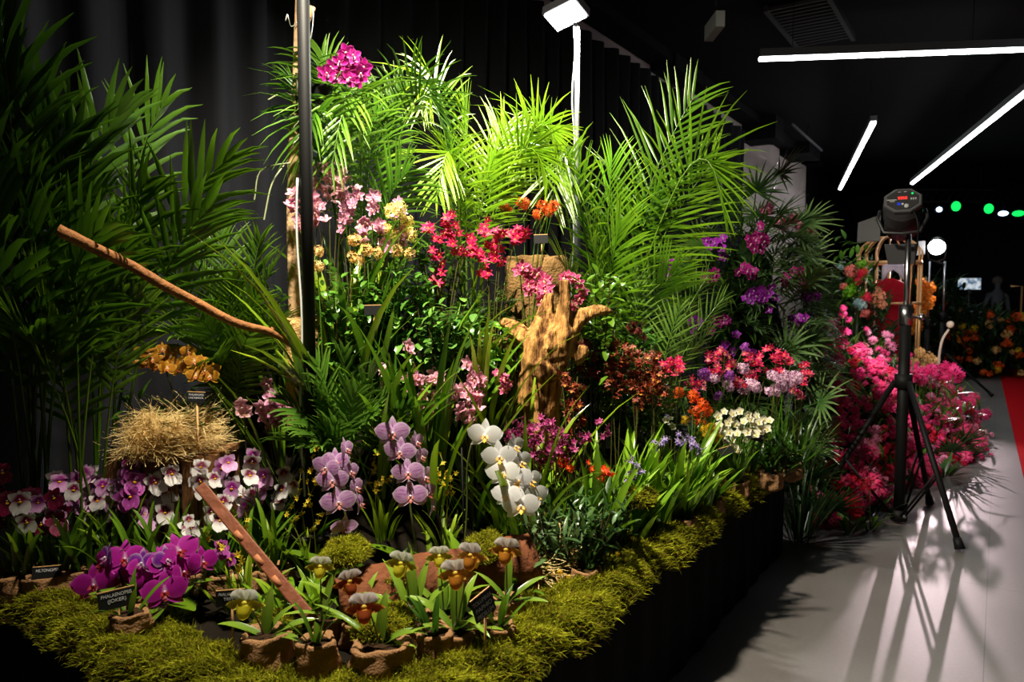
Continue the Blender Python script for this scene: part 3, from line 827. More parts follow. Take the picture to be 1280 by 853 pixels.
def shrub(root, rx, ry, z0, z1, n, L, W, cols, stems=7, rnd=PR, prof='oval', mat=GLOSSY_LEAF, droop=.7, elev=(-35, 45), nm='foliage', hang=0.0):
    m = M()
    tops = []
    for i in range(stems):
        a = 2 * PI * i / stems + rnd.uniform(-.3, .3); q = rnd.uniform(.3, 1)
        tp = Vector((rx * q * math.cos(a), ry * q * math.sin(a), z1 * rnd.uniform(.75, 1)))
        b = Vector((tp.x * .15, tp.y * .15, 0)); mid = Vector((tp.x * .5, tp.y * .5, tp.z * .6))
        m.tube([b, mid, tp], [.005, .004, .002], 5, S(72, 66, 34), cap=False); tops.append((b, mid, tp))
    for i in range(n):
        b, mid, tp = tops[rnd.randrange(stems)]; t = rnd.uniform(.25, 1.0)
        p = bez(b, mid, tp, t) + Vector((rnd.uniform(-rx, rx) * .3, rnd.uniform(-ry, ry) * .3, rnd.uniform(-.04, .04)))
        if p.z < z0: p.z = z0 + rnd.random() * .1
        c0 = lerp(cols[0], cols[1], rnd.random()); c1 = lerp(c0, cols[1], rnd.random())
        blade(m, p, rnd.uniform(0, 2 * PI), math.radians(rnd.uniform(*elev)) - hang, L * rnd.uniform(.65, 1.15), W * rnd.uniform(.7, 1.15), droop * rnd.uniform(.3, 1.3), c0, c1, 4, .22, prof, rnd.uniform(-.5, .5))
    return part(nm, m, mat, root)

def palm(label, px, d, tips, leafL, leafW, cols, n=30, droop=.5, group=None, base=None, name='areca_palm', rise=.55, stalk=True, vup=.25, start=.3, rw=.006, seed=1, bend=.45, pot=True, a0=75, a1=22, nseg=4):
    rnd = random.Random(seed)
    x, y = gxy(px, d) if base is None else base[:2]
    z = TZ(x, y) if base is None else base[2]
    loc = Vector((x, y, z)); t = thing(name, label, 'palm', loc, group)
    if pot: black_pot(t, .13, .2)
    for tip in tips:
        tx, ty, td = tip[:3]; roll = math.radians(tip[3]) if len(tip) > 3 else rnd.uniform(-.7, .7)
        sc = tip[4] if len(tip) > 4 else 1
        P2 = at(tx, ty, td) - loc
        if (P2 + loc).y > 3.12: P2.y = 3.12 - loc.y
        a = rnd.random() * 6.28
        P0 = Vector((.04 * math.cos(a), .04 * math.sin(a), .12 if pot else 0.0))
        L = (P2 - P0).length
        P1 = P0 + (P2 - P0) * bend * Vector((1, 1, 1)).length / 1.732 + UP * (rise * L * (.5 if P2.z > .8 * L else .75))
        P1 = Vector((P0.x + (P2.x - P0.x) * .28, P0.y + (P2.y - P0.y) * .28, P1.z))
        if len(tip) > 5:
            ap = at(*tip[5]) - loc; P1 = ap * 2 - (P0 + P2) * .5
        k = rnd.random(); c0 = lerp(cols[0], cols[1], k * .35); c1 = lerp(cols[0], cols[1], .45 + .55 * k)
        m = M(); frond(m, P0, P1, P2, leafL * sc, leafW, n, roll, c0, c1, start, a0, a1, droop, vup, rnd, rw, nseg=nseg)
        part('frond', m, LEAF, t)
    return t

def sign(px, py, d, w, h, lines, label, yaw=0.0, tilt=0.0, roll=0.0, stick=True, edge=STICKWOOD, short=0):
    p = at(px, py, d); zb = max(TZ(p.x, p.y), .5)
    if short: zb = p.z - short
    t = thing('plant_label', label, 'label', p, 'black plant name cards')
    n = (EYE - p); n.z = 0; n = n.normalized(); n = Matrix.Rotation(yaw, 3, 'Z') @ n; n.z = tilt
    O = orient(n, UP, roll)
    m = M(); m.box((0, 0, 0), (w, h, .003)); part('card', m, SIGNCARD, t, False, O)
    m = M(); m.box((0, h / 2 + .0012, 0), (w, .0024, .0034)); part('card_edge', m, edge, t, False, O)
    for i, s in enumerate(lines):
        cu = bpy.data.curves.new('lettering', 'FONT'); cu.body = s; cu.size = h * .27; cu.align_x = 'CENTER'; cu.align_y = 'CENTER'; cu.extrude = .0003
        cu.materials.append(CHALK)
        tmp = bpy.data.objects.new('lettering_source', cu); C.objects.link(tmp); bpy.context.view_layer.update()
        lm = bpy.data.meshes.new_from_object(tmp.evaluated_get(bpy.context.evaluated_depsgraph_get())); bpy.data.objects.remove(tmp)
        put('lettering', lm, t, O @ Matrix.Translation((0, h * (.25 - .3 * i), .0022)) @ Matrix.Diagonal((min(1, w * .9 / (len(s) * h * .27 * .62)), 1, 1, 1)))
    if stick:
        m = M(); b = O.to_3x3() @ Vector((.004, -h * .3, -.004)); m.tube([b, Vector((b.x, b.y, zb + .02 - p.z))], .0035, 6); part('stick', m, STICKWOOD, t)
    return t

# ---------------------------------------------------------------- bloom variants
fr = random.Random(9)
PHW = [fl_phal(S(236, 236, 240), S(246, 246, 248), (1, 1, 1), S(240, 176, 20), S(250, 236, 200), fr) for _ in range(2)]
PHS = [fl_phal(S(176, 84, 182), S(236, 216, 238), S(226, 190, 230), S(150, 60, 40), S(230, 190, 190), fr, .55) for _ in range(2)]
PHM = [fl_phal(S(168, 22, 146), S(200, 58, 182), S(130, 10, 110), S(120, 10, 50), S(190, 60, 40), fr, .25) for _ in range(2)]
PHM2 = [fl_phal(S(132, 40, 170), S(226, 200, 236), S(160, 70, 190), S(130, 20, 90), S(220, 200, 230), fr, .3)]
PHY = [fl_phal(S(214, 156, 40), S(246, 204, 56), S(150, 84, 30), S(170, 70, 40), S(240, 200, 120), fr, .6) for _ in range(2)]
MIW = [fl_milt(S(226, 222, 222), S(120, 16, 66), S(236, 232, 232), fr) for _ in range(2)]
MIP = [fl_milt(S(206, 150, 202), S(146, 30, 130), S(224, 190, 224), fr) for _ in range(2)]
MIV = [fl_milt(S(178, 72, 166), S(96, 10, 72), S(206, 130, 198), fr)]
MID = [fl_milt(S(110, 10, 52), S(70, 4, 30), S(150, 50, 90), fr)]
CYP = [fl_cymb(S(230, 164, 190), S(210, 116, 156), S(150, 30, 60), S(240, 200, 180), fr) for _ in range(2)]
CYH = [fl_cymb(S(218, 82, 140), S(190, 44, 104), S(160, 16, 50), S(250, 210, 170), fr) for _ in range(2)]
CYL = [fl_cymb(S(236, 188, 200), S(220, 148, 168), S(170, 60, 80), S(240, 220, 160), fr, .24) for _ in range(2)]
CYD = [fl_cymb(S(206, 144, 178), S(178, 98, 140), S(120, 20, 60), S(220, 180, 160), fr) for _ in range(2)]
VAN = [fl_cymb(S(168, 8, 122), S(132, 4, 90), S(110, 0, 80), S(230, 160, 200), fr, .05, .38, .1) for _ in range(2)]
VAP = [fl_cymb(S(168, 34, 178), S(140, 16, 150), S(90, 0, 110), S(220, 160, 220), fr, .05, .38, .1)]
ONR = [fl_onc(S(132, 46, 32), S(190, 110, 84), a_, S(110, 30, 16), fr) for a_ in (S(206, 140, 50), S(150, 50, 24), S(176, 100, 50))]
OND = [fl_onc(S(110, 36, 36), S(160, 96, 84), S(150, 50, 60), S(90, 16, 20), fr) for _ in range(2)]
ONC = [fl_onc(S(204, 14, 80), S(228, 60, 124), S(216, 30, 84), S(240, 150, 90), fr, .34) for _ in range(3)]
ONM = [fl_onc(S(150, 24, 96), S(204, 100, 160), S(206, 90, 160), S(130, 10, 60), fr) for _ in range(3)]
ONY = [fl_onc(S(196, 176, 40), S(214, 196, 50), S(226, 196, 40), S(160, 110, 20), fr) for _ in range(2)]
ONPK = [fl_onc(S(206, 40, 100), S(232, 120, 160), S(236, 140, 150), S(240, 200, 80), fr, .34) for _ in range(2)]
EPR = [fl_onc(S(232, 50, 20), S(240, 74, 30), S(240, 90, 30), S(246, 160, 30), fr, .34) for _ in range(2)]
DNV = [fl_onc(S(120, 96, 170), S(196, 180, 206), S(86, 60, 170), S(230, 220, 200), fr, .3) for _ in range(2)]
WHT = [fl_cymb(S(240, 238, 222), S(236, 232, 180), S(226, 206, 60), S(240, 230, 150), fr, .16, .42) for _ in range(2)]
BAY = [fl_ball(S(240, 212, 90), S(252, 240, 156), fr) for _ in range(2)]
BAO = [fl_ball(S(236, 176, 96), S(250, 216, 150), fr) for _ in range(2)]
BAR = [fl_ball(S(236, 74, 20), S(250, 120, 40), fr, 20, .24) for _ in range(2)]
BAP = [fl_ball(S(222, 160, 200), S(248, 216, 236), fr, 26, .2) for _ in range(2)]
BAV = [fl_ball(S(176, 60, 196), S(206, 110, 220), fr, 24, .2)]
BAYY = [fl_ball(S(236, 186, 20), S(246, 206, 40), fr, 22, .22)]
NER = [fl_star(S(240, 66, 130), S(248, 140, 180), fr, 6, .14, .5) for _ in range(2)]
BPK = [fl_ball(S(240, 30, 116), S(252, 84, 160), fr, 18, .26) for _ in range(3)]
BRD = [fl_ball(S(228, 24, 60), S(246, 56, 90), fr, 16, .3) for _ in range(2)]
BLP = [fl_ball(S(236, 110, 160), S(250, 176, 206), fr, 15, .32) for _ in range(2)]
PAP = [fl_paph(S(238, 230, 226), S(180, 120, 150), S(168, 110, 40), S(196, 160, 60), S(170, 110, 30), S(196, 150, 40), fr) for _ in range(2)]
PAG = [fl_paph(S(240, 238, 230), S(150, 170, 60), S(160, 140, 40), S(190, 186, 60), S(190, 180, 40), S(206, 196, 60), fr)]
PAR = [fl_paph(S(238, 226, 230), S(130, 30, 70), S(150, 60, 30), S(186, 130, 40), S(150, 70, 30), S(190, 130, 40), fr)]

# ---------------------------------------------------------------- generic flowering clump
def bloom_plant(name, label, cat, px, d, spikes, blooms, size, leaves=(), group=None, pot=None, facing=.75, stemcol=S(70, 110, 30), back=.02, fill=1, jit=0, fname='flower', z=None, sname='flower_stem', rnd=PR, droopy=False, sr=.003, djit=.03, stake=False):
    """spikes: lists of photo points (px, py[, d]) from the tip down or up; a stem runs from the plant's base to each"""
    x, y = gxy(px, d); zb = TZ(x, y) if z is None else z
    loc = Vector((x, y, zb)); t = thing(name, label, cat, loc, group)
    h0 = 0.0
    if pot: burlap_pot(t, pot[0], pot[1], rnd=rnd); h0 = pot[1] * .85
    for kw in leaves: foliage_clump(t, h0=h0, **kw)
    for sp in spikes:
        pts = [at(q[0], q[1], (q[2] if len(q) > 2 else d) + rnd.uniform(-djit, djit)) for q in sp]
        tocam = (EYE - pts[0]).normalized(); tocam.z = 0
        bk = [p - tocam * back - loc for p in pts]
        first = bk[-1] if (bk[-1].z < bk[0].z) else bk[0]
        order = bk[::-1] if first is bk[-1] else bk
        b = Vector((rnd.uniform(-.02, .02), rnd.uniform(-.02, .02), h0))
        midp = Vector((b.x + (order[0].x - b.x) * .35, b.y + (order[0].y - b.y) * .35, b.z + (order[0].z - b.z) * .6))
        if droopy:   # rises to the top flower first, then the flowers hang
            order = order[::-1]
            midp = Vector((b.x + (order[0].x - b.x) * .5, b.y + (order[0].y - b.y) * .5, order[0].z * .75)); order = [order[0] + UP * .02] + order
        st = part(sname, stem_mesh([b, midp] + order, sr, stemcol), LEAF, t)
        for p in pts:
            for k in range(fill):
                q = p + Vector((rnd.uniform(-1, 1), rnd.uniform(-1, 1), rnd.uniform(-1, 1))) * (jit * d / F)
                flower_obj(st, blooms[rnd.randrange(len(blooms))], q, loc, size * rnd.uniform(.85, 1.12), facing, rnd=rnd, name=fname)
    return t
# ================================================================ palms and backdrop greenery
K_D = (S(30, 66, 10), S(70, 116, 20)); A_L = (S(52, 118, 20), S(104, 156, 38)); A_M = (S(34, 96, 18), S(80, 138, 34)); A_D = (S(20, 66, 14), S(48, 104, 26))
palm('dark broad-leaved palm filling the left edge of the photo, tallest on that side', 40, 2.55,
     [(-6, -30, 2.2, 40), (5, 80, 2.3, 30), (48, 110, 2.5, 70), (-40, 190, 2.2), (150, 140, 2.6, 40), (95, 170, 2.4, 75), (-20, 290, 2.1), (30, 230, 2.3, 60), (120, 290, 2.25, 70)],
     .36, .034, K_D, 13, .6, name='kentia_palm', rise=.7, seed=3, pot=False, start=.4, rw=.008, a0=60, a1=12, vup=.1)
palm('dark kentia palm with fronds arching right before the black curtain', 120, 2.75,
     [(285, 200, 2.6, 40), (205, 130, 2.85, 50), (262, 262, 2.5, 50), (180, 230, 2.5, 70), (150, 310, 2.4, 70), (110, 240, 2.5, 70), (40, 420, 2.3)],
     .32, .026, (S(44, 90, 12), S(92, 140, 26)), 14, .7, name='kentia_palm', rise=.7, seed=8, pot=False, start=.42, rw=.007, a0=62, a1=14, vup=.15)
palm('low dark fan of palm stems rising from the left corner behind the pansy orchids', 100, 2.5,
     [(40, 340, 2.3, 60), (95, 310, 2.35, 70), (140, 330, 2.4, 60), (10, 390, 2.2, 40), (165, 370, 2.45, 50), (60, 300, 2.5, 70)],
     .22, .02, (S(46, 86, 14), S(96, 132, 26)), 14, .3, name='areca_palm', rise=.5, seed=18, pot=False, start=.55, rw=.006, a0=45, a1=12, vup=.1)
palm('bushy mid-green palm under the long branch, left of the black pole', 285, 3.0,
     [(205, 325, 2.75), (185, 375, 2.7), (235, 310, 2.9), (275, 285, 3.0), (325, 300, 2.9), (345, 330, 2.8), (250, 400, 2.6), (310, 420, 2.65), (215, 420, 2.65), (345, 400, 2.75), (290, 350, 2.7), (265, 450, 2.6), (320, 370, 2.7)],
     .2, .014, (S(48, 96, 16), S(104, 146, 32)), 22, .5, seed=4, pot=False, rise=.6, vup=.2)
palm('tall green palm behind the magenta hanging orchid, left of the back row', 440, 3.25,
     [(402, 66, 3.2, 60, .8), (362, 98, 3.3, 20, .8), (446, 100, 3.3, 78, .9), (552, 158, 3.2, 20, .9, (500, 128, 3.25)), (414, 212, 2.85, 12, 1.15, (446, 132, 3.05)), (500, 108, 3.3, 75, .9), (470, 140, 3.1, 75), (385, 165, 3.0, 50), (560, 190, 3.2, 20, 1, (512, 140, 3.2)), (510, 215, 3.0, 60), (375, 215, 2.85, 20, 1, (405, 160, 2.95))],
     .28, .013, (S(44, 96, 16), S(94, 136, 34)), 24, .9, seed=5, rise=.68, vup=.2)
palm('bright yellow-green palm in the middle of the back row, below the floodlight', 590, 3.45,
     [(526, 138, 3.35, 50, 1, (554, 132, 3.4)), (582, 128, 3.5, 75), (632, 158, 3.45, 80, 1.1), (694, 178, 3.3, 55, .8, (652, 190, 3.35)), (664, 172, 3.5, 75, .9), (555, 190, 3.3, 40), (618, 195, 3.2, 80), (685, 228, 3.3, 30, 1, (640, 205, 3.3)), (545, 250, 3.15, 30, 1, (568, 205, 3.25))],
     .28, .0125, (S(70, 122, 14), S(134, 172, 32)), 24, .65, seed=6, rise=.6, vup=.15)
palm('largest areca palm, right of the pale pole, with one tall raised frond', 755, 3.75,
     [(868, 120, 3.65, 85, 1.2), (896, 198, 3.7, 75, 1.15), (905, 268, 3.55, 40, 1.1, (850, 225, 3.65)), (644, 222, 3.5, 20, 1, (690, 190, 3.6)), (722, 210, 3.6, 75), (765, 200, 3.7, 80), (690, 262, 3.4, 30, 1, (718, 222, 3.5)), (825, 240, 3.7, 75), (775, 280, 3.4, 75), (705, 330, 3.35, 40), (845, 340, 3.5, 40), (740, 300, 3.35, 70)],
     .36, .0145, (S(54, 108, 12), S(112, 152, 28)), 25, .5, seed=7, rise=.42, vup=.12)
palm('low pale palm with open fronds in front of the purple flower mound', 800, 3.55,
     [(905, 372, 3.5, 65), (885, 345, 3.6, 60), (850, 385, 3.4, 60), (885, 415, 3.45, 30), (800, 345, 3.5, 60)],
     .2, .011, (S(60, 110, 30), S(120, 156, 66)), 22, .4, seed=12, pot=False, rise=.35, vup=.15)

# upright wood: trunk, long branch, stump, timber
def wood(name, label, pts, radii, mat, cat, n=10, bump=.12, seed=2, parts=(), group=None, base=None):
    rnd = random.Random(seed); pts = [Vector(p) for p in pts]; b = Vector(base) if base is not None else pts[0]
    t = thing(name, label, cat, b, group)
    sp = spline(pts, 5); k = len(sp) - 1
    rr = [radii[min(len(radii) - 1, int(i / k * (len(radii) - 1)))] * (1 - (i / k * (len(radii) - 1)) % 1) + radii[min(len(radii) - 1, int(i / k * (len(radii) - 1)) + 1)] * ((i / k * (len(radii) - 1)) % 1) for i in range(k + 1)]
    m = M(); m.tube([p - b for p in sp], rr, n, bump=bump, rnd=rnd); part('stem', m, mat, t)
    for nm, pp, r2 in parts:
        m = M(); m.tube([Vector(p) - b for p in spline(pp, 4)] if len(pp) > 2 else [Vector(p) - b for p in pp], r2, 8, bump=bump, rnd=rnd) if not isinstance(r2, list) or len(r2) == (len(pp) if len(pp) <= 2 else (len(pp) - 1) * 4 + 1) else None
        part(nm, m, mat, t)
    return t
dT = 2.95
tb = at(372, 440, dT); tb.z = TZ(tb.x, tb.y)
wood('birch_trunk', 'pale birch trunk standing behind the thick black pole', [tb, at(367, 330, dT), at(366, 225, dT), at(371, 120, dT), at(374, 40, dT), at(377, -40, dT)], [.026, .025, .022, .021, .02, .018], TRUNK, 'branch', 12, .1,
     parts=(('twig_stub', [at(384, 30, dT), at(391, 8, dT - .02)], [.008, .011]), ('twig_stub', [at(365, 168, dT), at(360, 160, dT - .03)], [.008, .004])))
m = M(); p0 = at(378, 45, dT - .03)
m.tube(spline([at(392, 8, dT - .03), at(391, 30, dT - .03), at(388, 48, dT - .03), at(384, 52, dT - .03)], 4), .0022, 5); m.tube(spline([at(372, 28, dT - .03), at(364, 33, dT - .03), at(361, 24, dT - .05), at(359, 18, dT - .05), at(357, 26, dT - .05)], 4), .002, 5)
m.v = [tuple(Vector(v) - p0) for v in m.v]
o = put('wire_hook', m.mesh('wire_hook', WIRE)); o.location = p0; tag(o, 'thin bent wire twisted round the top of the pale trunk', 'wire')

d0, d1 = 2.15, 2.6
wood('long_branch', 'long bare brown branch slanting down across the left of the display', [at(72, 287, d0), at(118, 310, d0 + .06), at(165, 333, d0 + .13), at(205, 357, d0 + .18), at(245, 378, d0 + .25), at(295, 404, d0 + .32), at(340, 416, d0 + .4), at(370, 435, d1)],
     [.0175, .017, .016, .0165, .015, .0145, .013, .011], BRANCH, 'branch', 12, .1,
     parts=(('twig_stub', [at(341, 416, d0 + .4), at(340, 408, d0 + .4)], [.009, .007]), ('twig_stub', [at(118, 309, d0 + .06), at(122, 306, d0 + .05)], [.007, .004]), ('twig_stub', [at(206, 357, d0 + .18), at(203, 361, d0 + .17)], [.008, .004])))

ra, rb = at(258, 617, 2.16), at(384, 768, 1.98)
t = thing('timber_stake', 'reddish-brown square timber stake leaning among the front orchids', 'stake', rb)
d_ = (ra - rb).normalized(); s_ = d_.cross(EYE - ra).normalized(); n_ = s_.cross(d_)
rot = Matrix((d_, s_, n_)).transposed(); L_ = (ra - rb).length
m = M(); m.box((ra - rb) / 2, (L_ + .06, .034, .03), rot); st = part('stake', m, REDWOOD, t, False)
bv = st.modifiers.new('soft_edge', 'BEVEL'); bv.width = .004; bv.segments = 2
m = M()
for q in (.37, .57, .74):
    m = M(); m.tube([(ra - rb) * (1 - q) - s_ * .006 + n_ * .008 - d_ * .017, (ra - rb) * (1 - q) - s_ * .006 + n_ * .008 + d_ * .017], .0105, 8); part('knot', m, plain('worn_knot', S(168, 104, 66), .7), t)

DW = 3.0
def dp(px, py, dd=0): return at(px, py, DW + dd)
sb = dp(676, 520, .05); sb.z = TZ(sb.x, sb.y) - .01
t = thing('driftwood_stump', 'gnarled golden driftwood stump with a horn-like branch in mid display', 'driftwood', sb)
m = M(); rnd = random.Random(6)
def limb(pts, radii, n=14, bump=.22):
    sp = spline([p - sb for p in pts], 5); k = len(sp) - 1; q = len(radii) - 1
    rr = []
    for i in range(k + 1):
        u = i / k * q; a = min(q - 1, int(u)); rr.append(radii[a] + (radii[a + 1] - radii[a]) * (u - a))
    m.tube(sp, rr, n, bump=bump * .5, rnd=rnd, ridge=.28)
limb([sb, dp(674, 505), dp(680, 455), dp(686, 430), dp(700, 400, .02)], [.075, .072, .088, .085, .045], 18)
limb([dp(678, 440), dp(676, 415), dp(684, 385, .03), dp(688, 366, .04)], [.06, .045, .03, .016])
limb([dp(696, 430), dp(704, 400, -.02), dp(707, 372, -.03), dp(706, 350, -.03)], [.05, .036, .024, .023])
limb([dp(700, 430), dp(716, 405), dp(735, 392, .02), dp(752, 388, .03), dp(768, 390, .04)], [.06, .04, .028, .022, .005])
limb([dp(674, 430), dp(656, 422), dp(640, 408, .05), dp(628, 402, .1)], [.06, .04, .03, .02])
limb([dp(685, 470, -.04), dp(676, 458, -.07), dp(672, 452, -.09)], [.06, .05, .03], 12, .45)
limb([dp(700, 450, -.03), dp(706, 420, -.05), dp(703, 395, -.05)], [.03, .03, .012], 10, .3)
limb([dp(660, 505, -.03), dp(662, 470, -.05), dp(668, 425, -.05), dp(680, 392, 0)], [.05, .035, .03, .01], 10, .3)
limb([dp(715, 445), dp(726, 440), dp(735, 436)], [.05, .035, .02], 10, .35)
st = part('stump', m, DRIFT, t)
rm = st.modifiers.new('fuse', 'REMESH'); rm.mode = 'VOXEL'; rm.voxel_size = .009; rm.use_smooth_shade = True
tx = bpy.data.textures.new('grain', 'CLOUDS'); tx.noise_scale = .03; tx.noise_depth = 3
dm = st.modifiers.new('grain', 'DISPLACE'); dm.texture = tx; dm.strength = .012; dm.mid_level = .5; dm.texture_coords = 'LOCAL'

# burlap covered plinth behind the stump, hessian blocks
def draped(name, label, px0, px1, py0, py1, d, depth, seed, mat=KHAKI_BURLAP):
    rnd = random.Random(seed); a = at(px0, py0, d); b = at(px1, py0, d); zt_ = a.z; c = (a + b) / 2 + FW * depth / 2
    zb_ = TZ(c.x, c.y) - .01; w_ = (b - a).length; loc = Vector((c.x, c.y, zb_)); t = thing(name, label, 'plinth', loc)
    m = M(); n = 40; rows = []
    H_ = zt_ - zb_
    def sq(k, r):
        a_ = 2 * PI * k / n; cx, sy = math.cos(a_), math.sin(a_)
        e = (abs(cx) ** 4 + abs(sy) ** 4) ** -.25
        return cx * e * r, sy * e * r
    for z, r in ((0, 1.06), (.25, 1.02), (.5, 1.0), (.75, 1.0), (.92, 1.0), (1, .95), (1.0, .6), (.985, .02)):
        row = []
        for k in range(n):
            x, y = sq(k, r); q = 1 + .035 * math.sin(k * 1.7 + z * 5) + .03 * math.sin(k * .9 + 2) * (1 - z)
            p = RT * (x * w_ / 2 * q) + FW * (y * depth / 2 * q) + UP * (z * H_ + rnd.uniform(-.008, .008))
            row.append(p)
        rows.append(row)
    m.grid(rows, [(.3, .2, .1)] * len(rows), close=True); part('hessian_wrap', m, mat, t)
    return t
draped('burlap_plinth', 'burlap wrapped plinth behind the driftwood stump', 632, 712, 320, 420, 3.35, .3, 3)
draped('burlap_plinth', 'pale hessian bundle partly hidden by the thick black pole', 350, 410, 400, 470, 2.78, .2, 4, plain('pale_hessian', S(190, 150, 96), .95, spec=.05, bump=.8, bscale=90, var=.3, vscale=16))
draped('burlap_plinth', 'crumpled burlap wrapped block at the left foot of the stump', 600, 645, 424, 470, 3.05, .18, 5)
draped('burlap_plinth', 'brown burlap block under the glossy shrubs', 445, 515, 415, 470, 2.92, .22, 9, plain('brown_hessian', S(112, 82, 52), .95, spec=.05, bump=.8, bscale=90, var=.3, vscale=16))

# raffia nest on a slatted crate at the left
nc = at(217, 562, 2.62); zc = TZ(nc.x, nc.y)
t = thing('slatted_crate', 'small brown slatted wooden crate under the raffia nest', 'crate', (nc.x, nc.y, zc))
Hc = nc.z - zc
for k in range(6):
    m = M(); m.box(RT * (-.165 + k * .066) - FW * .1 + UP * Hc / 2, (.05, .012, Hc), Matrix((RT, FW, UP)).transposed()); part('slat', m, CRATEWOOD, t, False)
    m = M(); m.box(RT * (-.165 + k * .066) + FW * .12 + UP * Hc / 2, (.05, .012, Hc), Matrix((RT, FW, UP)).transposed()); part('slat', m, CRATEWOOD, t, False)
m = M(); m.box(UP * (Hc - .01) + FW * .01, (.39, .23, .02), Matrix((RT, FW, UP)).transposed()); part('top_board', m, CRATEWOOD, t, False)
def raffia(name, label, c, rx, ry, h, n, seed, cat, hollow=.35, thick=.0013, kind=None):
    rnd = random.Random(seed); c = Vector(c); m = M()
    for _ in range(n):
        a = rnd.random() * 2 * PI; r = hollow + (1 - hollow) * math.sqrt(rnd.random())
        z = h * rnd.random() * math.sin(PI * min(1, max(0, (r - hollow * .6) / (1.05 - hollow * .6)))) + .004
        p = Vector((rx * r * math.cos(a), ry * r * math.sin(a), z))
        d = Vector((-math.sin(a) + rnd.gauss(0, .7), math.cos(a) + rnd.gauss(0, .7), rnd.gauss(0, .35))).normalized()
        L = rnd.uniform(.05, .12); cu = Vector((rnd.gauss(0, 1), rnd.gauss(0, 1), rnd.gauss(0, .6))) * .5
        pts = [p]; 
        for k in range(4):
            p = p + d * (L / 4); d = (d + cu * .35).normalized(); pts.append(Vector((p.x, p.y, max(-.02, p.z))))
        s = d.cross(UP).normalized() * thick if d.cross(UP).length > .1 else Vector((thick, 0, 0))
        cc = lerp(S(196, 160, 90), S(250, 228, 168), rnd.random())
        m.grid([[q - s, q + UP * thick * .6, q + s] for q in pts], [cc] * 5)
    if kind != 'stuff':
        rows = []
        for r, z in ((1.0, .0), (.95, h * .45), (.75, h * .7), (.5, h * .5), (.3, h * .3), (.02, h * .28)):
            rows.append([(rx * r * math.cos(2 * PI * k / 20), ry * r * math.sin(2 * PI * k / 20), z + .006 * math.sin(k * 2.3)) for k in range(20)])
        m.grid(rows, [S(186, 150, 84)] * 6, close=True)
    o = put(name, m.mesh(name, STRAW, False)); o.location = c; tag(o, label, cat, None, kind); return o
raffia('raffia_nest', 'round nest of pale golden raffia under the yellow-brown orchids', nc + UP * .004, .158, .13, .14, 5200, 5, 'nest', .2, .0009)
raffia('raffia_strands', 'loose raffia strands around the pots by the mossy right edge', Vector((2.15, 1.24, .56)), .16, .1, .05, 420, 6, 'raffia', 0, kind='stuff')
raffia('raffia_strands', 'dry raffia strands between the pots below the violet flowers', Vector((3.0, 1.22, .56)), .3, .1, .07, 500, 8, 'raffia', 0, kind='stuff')
raffia('raffia_wreath', 'small round wreath of brown fibre lying on the moss', atz(783, 628, .575), .07, .06, .05, 900, 9, 'wreath', .4)

# hollow cork log with moss on it, front centre
ca, cb_, cc_ = at(415, 745, 2.05), at(520, 716, 2.2), at(660, 668, 2.4)
t = thing('cork_log', 'hollow brown cork bark log lying behind the slipper orchids', 'log', (cb_.x, cb_.y, .55))
m = M(); rnd = random.Random(3); sp = spline([ca, cb_, cc_], 8); rows = []
b0 = Vector((cb_.x, cb_.y, .55))
for i, p in enumerate(sp):
    tg = (sp[min(i + 1, len(sp) - 1)] - sp[max(0, i - 1)]).normalized(); sd = tg.cross(UP).normalized(); nn = sd.cross(tg)
    row = []
    for k in range(15):
        a = math.radians(-70 + 250 * k / 14); r = .075 * (1 + .12 * math.sin(i * 1.1 + k) + rnd.uniform(-.06, .06))
        row.append(Vector((p.x, p.y, .60)) + sd * (math.cos(a) * r) + UP * (math.sin(a) * r) - b0)
    rows.append(row)
m.grid(rows, [(.2, .1, .05)] * len(rows)); lg = part('bark', m, CORK, t)
sd = lg.modifiers.new('thickness', 'SOLIDIFY'); sd.thickness = .014
cushion(at(432, 700, 2.12), .075, .06, .05, 'moss cushion left of the cork log, under the striped orchids', 31)
cushion(at(605, 690, 2.33), .13, .06, .04, 'bright moss cushion on top of the cork log behind slipper orchids', 32, 3000, .5)
cushion(at(497, 720, 2.16), .08, .05, .03, 'small moss cushion on the middle of the cork log', 33, 1500, .5)
cushion(at(350, 790, 1.98), .09, .07, .05, 'moss cushion at the foot of the timber stake', 34, 2200)
cushion(at(190, 790, 2.1), .12, .08, .06, 'dim moss cushion below the magenta orchid', 35, 2500)
cushion(at(480, 785, 1.93), .1, .07, .045, 'moss cushion between the slipper orchid pots', 36, 2500)
cushion(at(800, 630, 2.75), .09, .06, .05, 'moss cushion beside the fibre wreath', 37, 1800)

